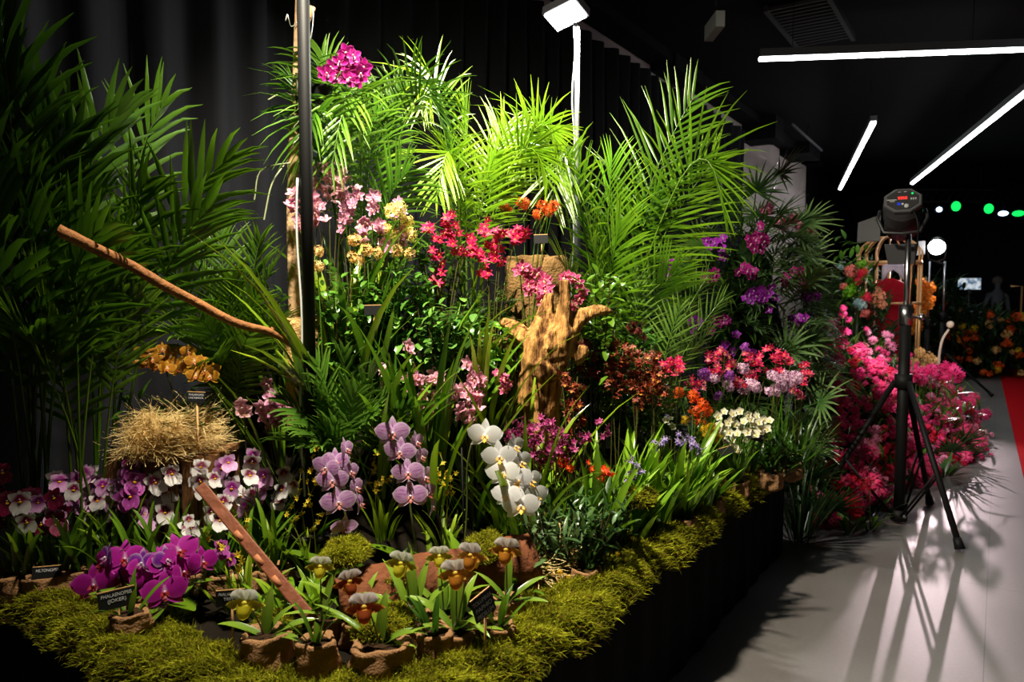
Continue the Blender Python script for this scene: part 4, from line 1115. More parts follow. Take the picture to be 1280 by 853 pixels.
# ================================================================ orchids along the front
LW = lambda n, L, W, **k: dict(n=n, L=L, W=W, **k)
def phal(label, px, d, flowers, blooms, size, leaves, group=None, pot=None, stem=None, z=None, stake=None, seed=1, leafcols=G_MID, leaf=True):
    """flowers: (px, py, dd, yaw, pitch, scale) along the arching spray"""
    rnd = random.Random(seed); x, y = gxy(px, d); zb = TZ(x, y) if z is None else z; loc = Vector((x, y, zb))
    t = thing('moth_orchid', label, 'orchid', loc, group)
    h0 = .02
    if pot: burlap_pot(t, pot[0], pot[1], rnd=rnd); h0 = pot[1] * .9
    for (a, e, L, W, dr) in leaves:
        m = M(); blade(m, (0, 0, h0), math.atan2(RT.y, RT.x) + math.radians(a), math.radians(e), L, W, dr, lerp(*leafcols, .2), lerp(*leafcols, .7), 9, .22, 'oval' if L < .2 else 'lance', rnd.uniform(-.2, .2)); part('leaf', m, GLOSSY_LEAF, t)
    sp = [at(q[0], q[1], d + q[2]) + FW * .025 - loc for q in (stem or [])]
    fl = [at(f[0], f[1], d + f[2]) for f in flowers]
    if not sp:
        sp = [f + FW * .03 - loc for f in fl][::-1]
    stm = part('flower_stem', stem_mesh([Vector((0, 0, h0))] + sp, .0042, S(86, 96, 50)), LEAF, t)
    if stake:
        m = M(); m.tube([at(stake[0], stake[1], d + .03) - loc, Vector((at(stake[2], 365, d + .03) - loc).xy.to_3d())], .003, 6); part('support_stake', m, BLACKMETAL, t)
    for f, p in zip(flowers, fl):
        n = (EYE - p).normalized(); n.z -= .12
        yaw, pit, sc = (list(f[3:]) + [0, 0, 1][len(f) - 3:])[:3]
        n = Matrix.Rotation(math.radians(yaw), 3, 'Z') @ n.normalized()
        n = (n + UP * math.sin(math.radians(pit))).normalized()
        flower_obj(stm, blooms[rnd.randrange(len(blooms))], p, loc, size * sc, roll=rnd.uniform(-.14, .14), dirn=n, rnd=rnd)
    return t
# yaw > 0 turns the flower towards the left of the photo... sign checked in the render
phal('white moth orchid with a dense drooping spray of large white flowers', 576, 2.42,
     [(606, 544, 0, 0, 0), (624, 571, -.02, 0, 0), (643, 558, .02, 55, 0, .8), (629, 591, -.03, -15, 0), (650, 578, .02, 50, 0, .9), (645, 600, -.02, 10, 0), (634, 619, -.05, -20, 0, .9), (662, 601, .01, 50, 0, .9), (668, 622, 0, 45, 0), (651, 632, -.06, 0, -5, 1.08)],
     PHW, .118, [(25, 34, .2, .075, .5), (-5, 46, .2, .08, .6), (140, 66, .18, .07, .5), (-60, 35, .22, .07, .6), (200, 25, .2, .065, .4)], stem=[(583, 640, 0), (584, 580, 0), (596, 545, .02), (620, 555, .04), (650, 600, .04)], stake=(577, 560, 580), seed=2, leafcols=(S(52, 118, 20), S(120, 166, 50)))
phal('lilac striped moth orchid, taller spray just left of the white one', 520, 2.42,
     [(491, 541, -.02, -6, 0, 1.08), (500, 565, -.03, -6, 0), (520, 553, .02, 60, 0, .8), (510, 591, -.04, 0, 0), (526, 571, .02, 62, 0, .8), (513, 620, -.05, 0, 0, 1.05), (530, 597, .01, 60, 0, .9), (534, 617, .01, 55, 0, .85), (540, 634, .03, 80, -10, .8)],
     PHS, .108, [(170, 25, .22, .06, .5), (10, 20, .22, .06, .6), (-70, 30, .18, .06, .6)], stem=[(512, 640, .02), (505, 570, .04), (505, 545, .04), (525, 575, .05), (535, 620, .05)], seed=3)
phal('lilac striped moth orchid, lower double spray at left of the pair', 440, 2.32,
     [(408, 585, -.02, -30, 0, .95), (419, 577, 0, 20, 5, .9), (416, 601, -.03, -10, 0), (423, 628, -.04, 5, 0, 1.1), (429, 659, -.02, 20, -35, .9), (432, 562, .03, 65, 5, .85), (437, 590, .03, 60, 0, .9), (444, 610, .03, 65, 0, .9), (449, 630, .03, 80, 0, .9)],
     PHS, .104, [(165, 24, .32, .08, .5), (20, 12, .26, .06, .3), (-90, 20, .18, .06, .6)], stem=[(430, 650, .03), (420, 600, .04), (420, 575, .04), (436, 580, .05), (447, 630, .05)], seed=4)
phal('deep magenta moth orchid with large flowers low at the front left', 185, 2.16,
     [(131, 706, -.02, -70, 0, 1), (118, 731, .03, -20, -5, 1.1), (156, 699, .03, 0, 10, 1.05), (182, 708, .0, 20, 10, .9), (204, 704, .0, 40, 15, .95), (224, 690, .03, 20, 20, 1.1), (187, 731, .02, -30, 0, 1.05), (206, 740, -.06, 0, 0, 1.1), (227, 716, .01, 60, 0, 1), (253, 703, .06, 30, 0, .9), (150, 722, .05, -30, 0, 1), (205, 718, .05, 10, 0, 1)],
     PHM + PHM2[:0] + PHM, .118, [(185, 8, .2, .075, .2), (150, 15, .17, .07, .4), (-20, -4, .14, .085, .3), (-70, 0, .14, .075, .4), (20, 18, .16, .06, .4)], pot=(.055, .07), stem=[(170, 740, .03), (190, 710, .06), (215, 700, .06)], seed=5, stake=(143, 690, 148))
phal('purple and white flared moth orchid beside the magenta ones', 205, 2.2,
     [(178, 704, -.05, -30, 5, .85), (208, 700, -.04, 30, 0, .85), (134, 697, -.06, -75, 0, .85)], PHM2, .11, [(90, 20, .15, .06, .4), (200, 20, .15, .06, .4)], stem=[(190, 715, .0)], seed=6)
yp = [(-45, 450), (-38, 441), (-26, 450), (-14, 437), (-4, 446), (4, 438), (-20, 458), (-8, 461), (12, 452), (-34, 455), (8, 462), (26, 452), (32, 461), (18, 440), (-30, 443), (-40, 447), (-10, 452), (0, 456), (22, 462), (38, 470), (40, 464), (46, 471), (28, 470), (50, 462), (36, 452)]
phal('yellow-brown moth orchid group standing in the raffia nest', 217, 2.62, [(217 + a, b, R.uniform(-.08, .08), R.uniform(-50, 50), R.uniform(0, 20), R.uniform(.8, 1.1)) for a, b in yp],
     PHY, .066, [(150, 50, .16, .07, .7), (190, 30, .15, .07, .6), (30, 40, .18, .06, .6), (-30, 30, .15, .06, .6), (90, 60, .16, .06, .5), (-90, 40, .13, .06, .6)], stem=[(214, 500, 0), (200, 455, 0)], z=nc.z + .03, seed=7, leafcols=G_DARK)

MS = random.Random(19)
# pansy orchids: one plant per group of stems along the left
def milt(label, px, d, fl, blooms, size=.062, n=9, L=.22, pot=None, group='pansy orchids along the left', leafc=G_MID):
    fl = list(fl) + [(a + MS.uniform(-11, 11), b + MS.uniform(-12, 9)) for a, b in fl if MS.random() < .5]
    return bloom_plant('pansy_orchid', label, 'orchid', px, d, [[f] for f in fl], blooms, size * 1.14,
                       [LW(n, L, .022, elev=(50, 88), droop=.7, cols=leafc, spread=.05)], group, pot, .72, S(80, 120, 40), .015, sr=.002, djit=.05)
milt('white pansy orchid with dark eyes at the far left of its row', 42, 2.3, [(25, 626), (33, 652), (26, 650)], MIW, .078, pot=(.075, .085))
milt('dark maroon pansy orchid cut by the left edge of the photo', 6, 2.3, [(2, 590), (8, 628), (5, 648), (14, 640), (-8, 612)], MID, .07, pot=(.07, .085))
milt('dark wine pansy orchid beside the far left white one', 66, 2.32, [(48, 628), (66, 622), (66, 645), (78, 640), (52, 655), (70, 655)], MID + MIP[:1] + MID, .068, pot=(.07, .085))
milt('pale pansy orchid with overlapping white faces, third from the left', 88, 2.46, [(75, 602), (92, 612), (70, 598), (84, 622), (95, 625), (98, 600)], MIW + MIP[:1], .076)
milt('white pansy orchid standing tallest at the left under the palm stems', 112, 2.5, [(112, 591), (105, 620), (112, 643), (122, 630), (128, 615)], MIW + MIP[:1], .07)
milt('purple and white pansy orchid left of the crate', 140, 2.5, [(137, 597), (135, 627), (128, 607), (145, 612), (140, 640)], MIP + MIW[:1], .066)
milt('deep purple faced pansy orchid in front of the crate', 166, 2.44, [(163, 585), (168, 602), (163, 620), (176, 634), (183, 652), (182, 642), (158, 605)], MIV + MIP[:1], .078)
milt('white pansy orchid with paired wine spots before the crate', 208, 2.5, [(214, 592), (209, 615), (193, 603), (206, 640), (220, 620)], MIW, .076)
milt('lilac and white pansy orchid right of the crate', 258, 2.5, [(254, 582), (277, 585), (250, 608), (247, 595), (268, 598), (285, 578)], MIP + MIW, .072)
milt('white pansy orchid behind the tip of the timber stake', 256, 2.4, [(250, 612), (265, 641), (275, 650), (241, 660), (244, 667), (283, 628)], MIW, .068)
milt('pansy orchid with purple cheeks under the parlour palm', 315, 2.5, [(312, 594), (330, 595), (300, 620), (318, 622), (290, 610), (326, 612), (316, 570), (308, 632)], MIP + MIW, .07, 14, .2, leafc=G_BRIGHT)
milt('faded white pansy orchid beside the yellow dancing-lady sprays', 360, 2.5, [(355, 592), (367, 611), (350, 628), (362, 600), (352, 612)], MIW + MIP[:1], .06)
bloom_plant('pansy_orchid', 'small purple budded orchid between magenta orchid and timber stake', 'orchid', 285, 2.2, [[(280, 690)], [(288, 698)], [(276, 683)]], MIV, .05, [LW(9, .13, .016, cols=G_LIME, elev=(50, 85))], sr=.002)
bloom_plant('pansy_orchid', 'small white bloom above the magenta orchids', 'orchid', 238, 2.3, [[(239, 660)], [(236, 650)]], MIW, .05, [LW(9, .2, .016, cols=G_MID, elev=(60, 85))], sr=.002)
# leafy filler of the pansy orchid row
for i, (px, d) in enumerate(((20, 2.36), (55, 2.4), (95, 2.36), (130, 2.38), (165, 2.36), (200, 2.36), (235, 2.36), (270, 2.34), (300, 2.36), (335, 2.38))):
    x, y = gxy(px, d)
    t = thing('leafy_orchid', 'flowerless green strap-leaved orchid in the left pansy orchid row', 'orchid', (x, y, TZ(x, y)), 'flowerless orchids in the pansy orchid row')
    burlap_pot(t, .06, .07, rnd=PR); foliage_clump(t, 12, .24, .02, (55, 88), .8, G_MID if i % 3 else G_BRIGHT, .05, h0=.06)

for i, (px, d, lab) in enumerate(((395, 2.2, 'low green leaves between timber stake and left moss cushion'), (470, 2.28, 'low green leaves under the lower striped moth orchid'), (540, 2.35, 'low green leaves behind the middle of the cork log'), (640, 2.35, 'low green leaves at the right end of the cork log'), (350, 2.12, 'low green leaves around the timber stake foot'))):
    x, y = gxy(px, d); t = thing('leafy_orchid', lab, 'orchid', (x, y, TZ(x, y)))
    foliage_clump(t, 26, .17, .02, (25, 80), .9, G_MID if i % 2 else G_BRIGHT, .09, rnd=random.Random(700 + i))
# yellow dancing-lady sprays
def yonc(label, px, d, pts, n=14):
    rnd = random.Random(int(px)); sp = []
    for (x, y, x2, y2) in pts:
        sp.append([(x + (x2 - x) * k / 5 + rnd.uniform(-4, 4), y + (y2 - y) * k / 5 + rnd.uniform(-4, 4)) for k in range(6)])
    return bloom_plant('dancing_lady_orchid', label, 'orchid', px, d, sp, ONY, .026, [LW(14, .2, .014, cols=G_LIME, elev=(55, 88))], 'yellow dancing-lady orchids', None, .5, S(120, 130, 40), .006, fill=1, sr=.0016)
yonc('yellow dancing-lady orchid left of the striped moth orchids', 380, 2.42, [(392, 562, 384, 600), (378, 590, 360, 640), (395, 600, 380, 640), (388, 630, 355, 655), (400, 640, 386, 668)])
yonc('yellow dancing-lady orchid between the two striped moth orchids', 475, 2.5, [(470, 560, 462, 600), (480, 600, 468, 615), (492, 598, 474, 606)])
yonc('yellow dancing-lady orchid between the lilac and white moth orchids', 555, 2.52, [(552, 570, 560, 600), (545, 590, 556, 615), (568, 590, 562, 618)])
yonc('small yellow flowered orchid beside the timber stake', 300, 2.2, [(258, 668, 290, 700), (300, 690, 300, 715), (310, 640, 306, 680)])

# slipper orchids in burlap at the very front
def slip(label, px, d, fl, blooms, lv, pot=(.055, .07), yaws=None, seed=1):
    rnd = random.Random(seed); x, y = gxy(px, d); loc = Vector((x, y, max(.515, TZ(x, y) - .01)))
    t = thing('slipper_orchid', label, 'orchid', loc, 'slipper orchids along the front edge')
    burlap_pot(t, pot[0], pot[1], rnd=rnd); h0 = pot[1] * .88
    for (a, e, L, W, dr) in lv:
        m = M(); blade(m, (0, 0, h0), math.atan2(RT.y, RT.x) + math.radians(a), math.radians(e), L, W, dr, S(50, 90, 18), S(104, 146, 46), 9, .3, 'strap', rnd.uniform(-.3, .3)); part('leaf', m, GLOSSY_LEAF, t)
    for i, (fx, fy, yaw, s) in enumerate(fl):
        p = at(fx, fy, d - .01); st = part('flower_stem', stem_mesh([Vector((0, 0, h0)), (p - loc) * .55 + Vector((0, 0, .05)), p - loc + FW * .015 - UP * .006], .0026, S(96, 84, 40)), LEAF, t)
        n = (EYE - p).normalized(); n = Matrix.Rotation(math.radians(yaw), 3, 'Z') @ n; n.z -= .25
        n = Matrix.Rotation(rnd.uniform(-.5, .5), 3, 'Z') @ n
        flower_obj(st, blooms[i % len(blooms)], p, loc, s * .84, roll=rnd.uniform(-.2, .2), dirn=n.normalized())
    return t
LV = [(20, 35, .17, .03, .9), (160, 40, .18, .03, .9), (100, 70, .16, .028, .5), (60, 60, .17, .03, .7), (-50, 30, .16, .03, 1.0), (220, 30, .16, .03, 1.0)]
slip('yellow slipper orchid at the left, under a black name card', 322, 1.86, [(308, 752, 10, 0.101)], PAG, [(80, 75, .13, .03, .2), (20, 20, .14, .026, .5), (170, 20, .14, .026, .6), (-20, 15, .12, .028, .9), (40, 50, .12, .026, 1.)], (.062, .1), seed=1)
slip('wine-hooded slipper orchid behind the front pots', 440, 2.0, [(434, 726, 30, 0.094)], PAR, [(160, 40, .22, .026, .9), (20, 40, .16, .026, .8), (200, 25, .22, .024, .7), (60, 60, .15, .024, .5)], (.05, .07), seed=2)
slip('brown slipper orchid with white striped hood, lowest at front centre', 470, 1.84, [(456, 757, -5, 0.103)], PAR + PAP, [(70, 80, .14, .03, .3), (10, 30, .13, .03, 1.3), (-10, 10, .1, .03, .5), (160, 30, .22, .022, .5), (120, 60, .12, .026, .5)], (.075, .085), seed=3)
slip('gold slipper orchid with wide white hood at centre', 512, 1.98, [(503, 703, 5, 0.094)], PAG, [(100, 78, .2, .03, .3), (140, 60, .2, .03, .6), (30, 45, .2, .03, .8), (60, 70, .18, .03, .4), (170, 40, .18, .03, .9)], (.055, .08), seed=4)
slip('small pale-hooded slipper orchid behind the gold one', 552, 2.06, [(549, 694, 0, 0.081)], PAG + PAP, LV, (.05, .075), seed=5)
slip('spreading brown slipper orchid with purple flecked hood', 568, 1.94, [(571, 715, -15, 0.106), (592, 693, -20, 0.098)], PAP, LV + [(85, 78, .2, .034, .3), (-10, 12, .14, .034, .4), (-60, 45, .17, .034, 1.3)], (.062, .075), seed=6)
slip('bronze slipper orchid with white wings beside the name card', 634, 2.12, [(632, 686, -15, 0.103)], PAP, [(30, 30, .15, .022, .6), (150, 40, .14, .022, .6), (80, 75, .16, .022, .3), (-20, 15, .13, .024, .4), (200, 30, .13, .024, .8)], (.05, .08), seed=7)
slip('low slipper orchid with white hood left of the cork log', 395, 2.0, [(400, 707, 0, 0.081)], PAG, [(60, 70, .16, .024, .4), (170, 30, .2, .024, .7), (20, 25, .18, .024, .7)], (.05, .075), seed=8)
# more burlap pots that show at the front
for i, (px, py, d, r, h, lab) in enumerate(((388, 838, 1.83, .05, .085, 'burlap wrapped pot between the yellow and brown slipper orchids'), (540, 812, 1.9, .05, .075, 'crumpled burlap pot right of the lowest slipper orchid'), (622, 800, 1.95, .05, .07, 'burlap pot tucked under the slanted name card'), (735, 728, 2.37, .05, .07, 'burlap pot under the dark grey-green foliage at the moss'), (148, 800, 2.0, .05, .055, 'low burlap pouch under the chalk name card'), (860, 628, 2.95, .05, .06, 'burlap wrapped pot beside the moss below the violet flowers'), (895, 602, 3.25, .05, .06, 'burlap pot in front of the yellow floret heads'), (968, 560, 3.62, .06, .08, 'farthest burlap pot at the right end of the moss'), (992, 548, 3.8, .06, .09, 'burlap pot at the platform corner beside the pink bed'), (828, 640, 2.82, .045, .05, 'small torn burlap pot by the raffia strands'))):
    x, y = gxy(px, d); t = thing('burlap_pot', lab, 'pot', (x, y, (TZ(x, y) if d > 2.0 else .525) + (.03 if i == 4 else 0)), 'small burlap pots')
    burlap_pot(t, r, h, rnd=random.Random(i + 40))
    foliage_clump(t, 7, .13, .016, (40, 85), .8, G_DARK if i % 2 else G_MID, .02, h0=h * .8)

# grey-green dendrobium foliage to the right of the white orchid
for i, (px, d, n, lab) in enumerate(((700, 2.42, 90, 'grey-green leafy dendrobium just right of the white moth orchid'), (745, 2.45, 110, 'dark dendrobium foliage standing nearest the moss edge'), (770, 2.62, 80, 'leafy dendrobium under the small scarlet flowers'), (720, 2.6, 90, 'dense dendrobium leaves behind the nearest dark foliage'), (680, 2.55, 60, 'leafy stems close behind the drooping white flowers'))):
    x, y = gxy(px, d); t = thing('dendrobium', lab, 'orchid', (x, y, TZ(x, y)), 'leafy dendrobiums at right')
    shrub(t, .11, .1, .04, .24, n, .07, .019, G_GREY if i % 2 == 0 else (S(24, 60, 26), S(66, 104, 50)), 9, random.Random(60 + i), 'lance', LEAF, .6, (0, 75))
    m = M(); m.tube([(.03, 0, .02), (.02, .01, .2)], .003, 5); part('cane_stick', m, STICKWOOD, t)
bloom_plant('dendrobium', 'tiny orange-yellow flowers low among the raffia', 'orchid', 702, 2.34, [[(699, 728)], [(706, 732)], [(711, 722)], [(700, 716)]], BAYY, .02, [LW(6, .08, .012, cols=G_MID)], sr=.0015)
bloom_plant('dendrobium', 'two yellow buds over the dark foliage near the moss', 'orchid', 735, 2.5, [[(707, 655)], [(772, 692)]], BAYY, .018, [LW(6, .12, .012, cols=G_MID)], sr=.0015)

# ================================================================ mid display
def jl(rnd, pts, n, j):
    """n points along a polyline with scatter"""
    out = []; seg = len(pts) - 1
    for k in range(n):
        u = (k + .5) / n * seg; i = min(seg - 1, int(u)); f = u - i
        out.append((pts[i][0] + (pts[i + 1][0] - pts[i][0]) * f + rnd.uniform(-j, j), pts[i][1] + (pts[i + 1][1] - pts[i][1]) * f + rnd.uniform(-j, j)))
    return out
Q = random.Random(12)
def sprays(name, label, cat, px, d, lines, n, j, blooms, size, leaves, group=None, facing=.6, droopy=False, stemcol=S(84, 84, 40), djit=.04, sr=.0024, z=None, pot=None):
    sp = [jl(Q, l, n if isinstance(n, int) else n[i], j) for i, l in enumerate(lines)]
    return bloom_plant(name, label, cat, px, d, sp, blooms, size, leaves, group, pot, facing, stemcol, .01, djit=djit, droopy=droopy, sr=sr, z=z)
SL = lambda n, L, W, c=G_MID, **k: [LW(n, L, W, cols=c, **{**dict(elev=(50, 86), droop=.9, spread=.06), **k})]

# cymbidiums, back left
sprays('cymbidium_orchid', 'tall pale pink cymbidium columns right of the black pole, highest pink flowers', 'orchid', 418, 2.95, [[(397, 208), (396, 245)], [(409, 204), (410, 250)], [(420, 208), (421, 252)], [(430, 212), (430, 246)]], 9, 4, CYL, .052, SL(14, .7, .03, G_MID, elev=(65, 88), droop=.6), 'pink cymbidium orchids', .5)
sprays('cymbidium_orchid', 'bright pink cymbidium crossed by the black pole', 'orchid', 385, 2.8, [[(372, 240), (365, 256), (374, 270), (378, 280)], [(390, 245), (398, 258), (402, 272)], [(380, 250), (388, 268), (394, 282)]], 7, 5, CYP, .056, SL(14, .6, .03, G_MID, elev=(60, 88), droop=.8), 'pink cymbidium orchids', .6)
sprays('cymbidium_orchid', 'dusky pink cymbidium behind the long arching leaf blades', 'orchid', 440, 2.9, [[(436, 238), (432, 262), (428, 284)], [(446, 232), (438, 255), (431, 275)]], 9, 5, CYD, .05, SL(10, .75, .036, G_MID, elev=(60, 85), droop=.8), 'pink cymbidium orchids', .6)
sprays('cymbidium_orchid', 'pale pink cymbidium with larger flowers beside the yellow floret heads', 'orchid', 465, 2.85, [[(470, 240), (465, 262)], [(456, 272), (456, 300)], [(468, 278), (480, 290)], [(492, 258), (505, 264)], [(500, 300), (508, 285)], [(474, 305), (485, 310)]], [6, 6, 6, 6, 4, 4], 6, CYL + CYD, .055, SL(10, .5, .03), 'pink cymbidium orchids', .6)
# big strap leaves crossing the pole flowers
for i, (px, d, yaw, L, lab) in enumerate(((432, 2.7, (20, 160), .95, 'clump of wide glossy strap leaves in front of the pink cymbidiums'), (350, 2.75, (120, 200), .62, 'clump of long thin strap leaves arching left of the birch trunk'))):
    x, y = gxy(px, d); t = thing('strap_leaved_plant', lab, 'plant', (x, y, TZ(x, y)))
    foliage_clump(t, 16, L, .034 if i == 0 else .02, (58, 86), .7, G_BRIGHT if i == 0 else G_MID, .05, mat=GLOSSY_LEAF)
# yellow and apricot floret heads
def balls(name, label, px, d, pts, blooms, size, leaves, group=None, stemcol=S(70, 120, 30), z=None):
    return bloom_plant(name, label, 'flower', px, d, [[p] for p in pts], blooms, size, leaves, group, None, .55, stemcol, .0, djit=.05, sr=.0028, fname='flower_head', z=z)
balls('epidendrum', 'lemon yellow floret heads beside the pale cymbidium', 492, 2.82, [(491, 265), (508, 277), (492, 293), (513, 294), (482, 288), (500, 262)], BAY, .066, SL(8, .3, .02, G_BRIGHT))
balls('epidendrum', 'apricot floret heads in a low row above the shrubs', 462, 2.78, [(443, 301), (441, 322), (459, 313), (473, 317), (496, 314), (513, 318), (449, 325)], BAO, .056, SL(8, .3, .02))
balls('epidendrum', 'apricot floret heads close to the right side of the black pole', 400, 2.62, [(398, 314), (397, 332)], BAO, .052, SL(6, .3, .02))
# crimson cambria
sprays('cambria_orchid', 'crimson cambria orchid, left sprays beside the yellow florets', 'orchid', 556, 3.05, [[(562, 268), (557, 285), (545, 300)], [(536, 312), (546, 322), (548, 338)], [(572, 278), (566, 300), (575, 316)], [(585, 292), (590, 308), (582, 318)], [(530, 285), (545, 292)], [(545, 345), (548, 352)]], [11, 9, 12, 10, 5, 3], 6, ONC, .05, SL(24, .56, .022, G_BRIGHT), 'crimson cambria orchids', .65)
sprays('cambria_orchid', 'crimson cambria orchid, right sprays reaching toward the floodlight pole', 'orchid', 615, 3.05, [[(603, 278), (610, 296), (600, 315), (604, 328)], [(620, 290), (622, 305), (616, 322), (626, 330)], [(628, 294), (645, 290), (662, 292)], [(640, 300), (652, 296)], [(608, 340), (602, 348)]], [16, 14, 13, 7, 4], 6, ONC, .05, SL(24, .56, .022, G_BRIGHT), 'crimson cambria orchids', .65)
balls('epidendrum', 'orange floret heads over leafy stems behind the crimson cambria', 662, 3.35, [(632, 262), (655, 254), (672, 268), (686, 263), (692, 257), (678, 258)], BAR, .06, [])
for i, (px, d, lab) in enumerate(((668, 3.4, 'leafy green stems under the orange floret heads'), (690, 3.3, 'leafy green stems beside the floodlight pole foot'))):
    x, y = gxy(px, d); t = thing('epidendrum', lab, 'plant', (x, y, TZ(x, y)))
    shrub(t, .14, .12, .2, .52, 130, .07, .02, (S(60, 120, 24), S(120, 166, 60)), 10, random.Random(80 + i), 'lance', LEAF, .6, (0, 60))
sprays('cymbidium_orchid', 'pink cymbidium in front of the burlap plinth, left of the stump top', 'orchid', 660, 3.1, [[(648, 332), (652, 340)], [(662, 340), (664, 352), (660, 362)], [(674, 342), (680, 352), (682, 362)], [(672, 358), (675, 374)]], [5, 6, 6, 4], 4, CYH, .062, SL(14, .34, .024, G_BRIGHT), 'hot pink cymbidiums at the stump', .75)
sprays('cymbidium_orchid', 'pink cymbidium peeping out behind the stump, right side', 'orchid', 714, 3.1, [[(704, 350), (714, 344), (722, 352)], [(722, 358), (726, 368), (714, 380)], [(722, 392), (716, 398)]], [6, 5, 3], 4, CYH, .056, SL(12, .34, .024, G_BRIGHT), 'hot pink cymbidiums at the stump', .75)
# shrubs
for i, (px, d, rx, z1, n, L, W, cols, lab, z0) in enumerate((
        (490, 2.9, .22, .44, 620, .05, .025, (S(28, 92, 22), S(70, 136, 50)), 'fine-leaved green shrub below the apricot floret heads', .1),
        (425, 2.75, .17, .66, 480, .045, .022, (S(26, 84, 20), S(66, 124, 40)), 'fine-leaved green shrub just right of the black pole', .1),
        (575, 2.85, .17, .66, 430, .062, .032, (S(30, 90, 28), S(76, 130, 60)), 'glossy ficus shrub below the crimson cambria', .08),
        (540, 2.8, .15, .6, 360, .055, .028, (S(30, 86, 24), S(78, 132, 54)), 'glossy ficus shrub behind the middle strap leaves', .05),
        (610, 2.95, .12, .6, 240, .06, .03, (S(34, 96, 24), S(90, 150, 40)), 'glossy ficus shrub left of the driftwood stump', .05),
        (745, 3.2, .2, 1.08, 560, .06, .028, (S(34, 86, 16), S(76, 126, 34)), 'light green leafy shrub right of the stump', .35),
        (790, 3.4, .2, .86, 420, .06, .03, (S(18, 66, 16), S(50, 110, 30)), 'dark leafy shrub behind the rust-red orchids', .1))):
    x, y = gxy(px, d); t = thing('green_shrub', lab, 'shrub', (x, y, TZ(x, y)), 'glossy green shrubs')
    shrub(t, rx, rx * .8, z0, z1, n, L, W, cols, 11, random.Random(100 + i), 'oval', GLOSSY_LEAF, .8, (-50, 40))
for i, (px, d, rx, z1, n, lab) in enumerate(((545, 3.2, .2, .62, 260, 'dark leafy filler bush behind the crimson cambria, left'), (610, 3.25, .2, .55, 260, 'dark leafy filler bush behind the crimson cambria, right'), (480, 3.15, .2, .6, 240, 'dark leafy filler bush behind the apricot floret heads'), (215, 2.85, .2, .55, 300, 'dark leafy filler bush behind the raffia nest'), (350, 3.0, .2, .5, 240, 'dark leafy filler bush behind the birch trunk foot'), (830, 3.7, .22, .55, 260, 'dark leafy filler bush left of the purple mound'))):
    x, y = gxy(px, d); t = thing('green_shrub', lab, 'shrub', (x, y, TZ(x, y)), 'glossy green shrubs')
    shrub(t, rx, rx * .7, .06, z1, n, .09, .02, (S(28, 66, 14), S(64, 108, 26)), 11, random.Random(140 + i), 'lance', LEAF, .8, (-20, 60))
# mid strap-leaved cymbidiums
sprays('cymbidium_orchid', 'pale cymbidium column left of the middle strap leaves', 'orchid', 487, 2.7, [[(478, 456), (482, 474), (487, 498)], [(495, 495), (500, 500)]], [13, 4], 3, CYL, .04, SL(12, .42, .026), 'cymbidiums around the middle', .55)
sprays('cymbidium_orchid', 'pink cymbidium among the tall strap leaves at display centre', 'orchid', 530, 2.68, [[(514, 428), (510, 440)], [(508, 468), (514, 486)], [(522, 472), (526, 484)], [(545, 466), (543, 480)], [(553, 476), (555, 500)], [(528, 494), (526, 506)], [(545, 490), (545, 520)]], [3, 5, 5, 6, 7, 5, 7], 5, CYL + CYP, .052, SL(26, .68, .034, G_MID, elev=(58, 86), droop=.6), 'cymbidiums around the middle', .6)
sprays('cymbidium_orchid', 'rose cymbidium spike right of the centre strap leaves', 'orchid', 592, 2.7, [[(588, 455), (592, 472), (590, 484)], [(603, 474), (606, 480)], [(574, 482), (576, 492)], [(584, 496), (598, 500), (590, 524)], [(575, 510), (580, 518)]], [9, 3, 4, 9, 3], 5, CYP, .058, SL(14, .34, .026), 'cymbidiums around the middle', .6)
sprays('cymbidium_orchid', 'deep pink small cymbidium cluster left of the stump foot', 'orchid', 630, 2.75, [[(622, 463), (630, 470), (633, 488)]], 12, 5, CYH, .046, SL(16, .36, .024, G_BRIGHT, elev=(45, 80)), 'cymbidiums around the middle', .6)
sprays('cymbidium_orchid', 'dusky pink cymbidium left of the parlour palm', 'orchid', 345, 2.6, [[(341, 484), (336, 498), (348, 510)], [(358, 502), (350, 520), (340, 536)], [(332, 505), (335, 522)]], [7, 8, 5], 6, CYD + CYP[:1], .064, SL(12, .3, .024, G_DARK), 'cymbidiums around the middle', .6)
sprays('cymbidium_orchid', 'two pale pink cymbidium flowers in the shade right of the raffia nest', 'orchid', 308, 2.6, [[(301, 504), (304, 518)]], 4, 3, CYL, .062, SL(12, .24, .022, G_BRIGHT), 'cymbidiums around the middle', .7)
for i, (px, d, n, L, W, e, lab) in enumerate(((655, 2.72, 26, .74, .026, (52, 84), 'clump of long strap leaves against the left side of the stump'), (540, 2.62, 16, .62, .028, (40, 82), 'arching strap leaves before the middle cymbidiums'), (600, 2.9, 24, .72, .026, (62, 87), 'upright strap leaves below the crimson cambria'), (470, 2.6, 10, .62, .026, (62, 86), 'tall single strap leaves right of the parlour palm'), (725, 3.05, 12, .3, .014, (20, 65), 'thin grassy leaves at the right side of the stump'), (850, 3.6, 14, .5, .022, (50, 80), 'upright lime strap leaves between palm and purple mound'))):
    x, y = gxy(px, d); t = thing('strap_leaved_plant', lab, 'plant', (x, y, TZ(x, y)))
    foliage_clump(t, n, L, W, e, .8, G_BRIGHT if i != 3 else G_MID, .06, mat=GLOSSY_LEAF, rnd=random.Random(300 + i))
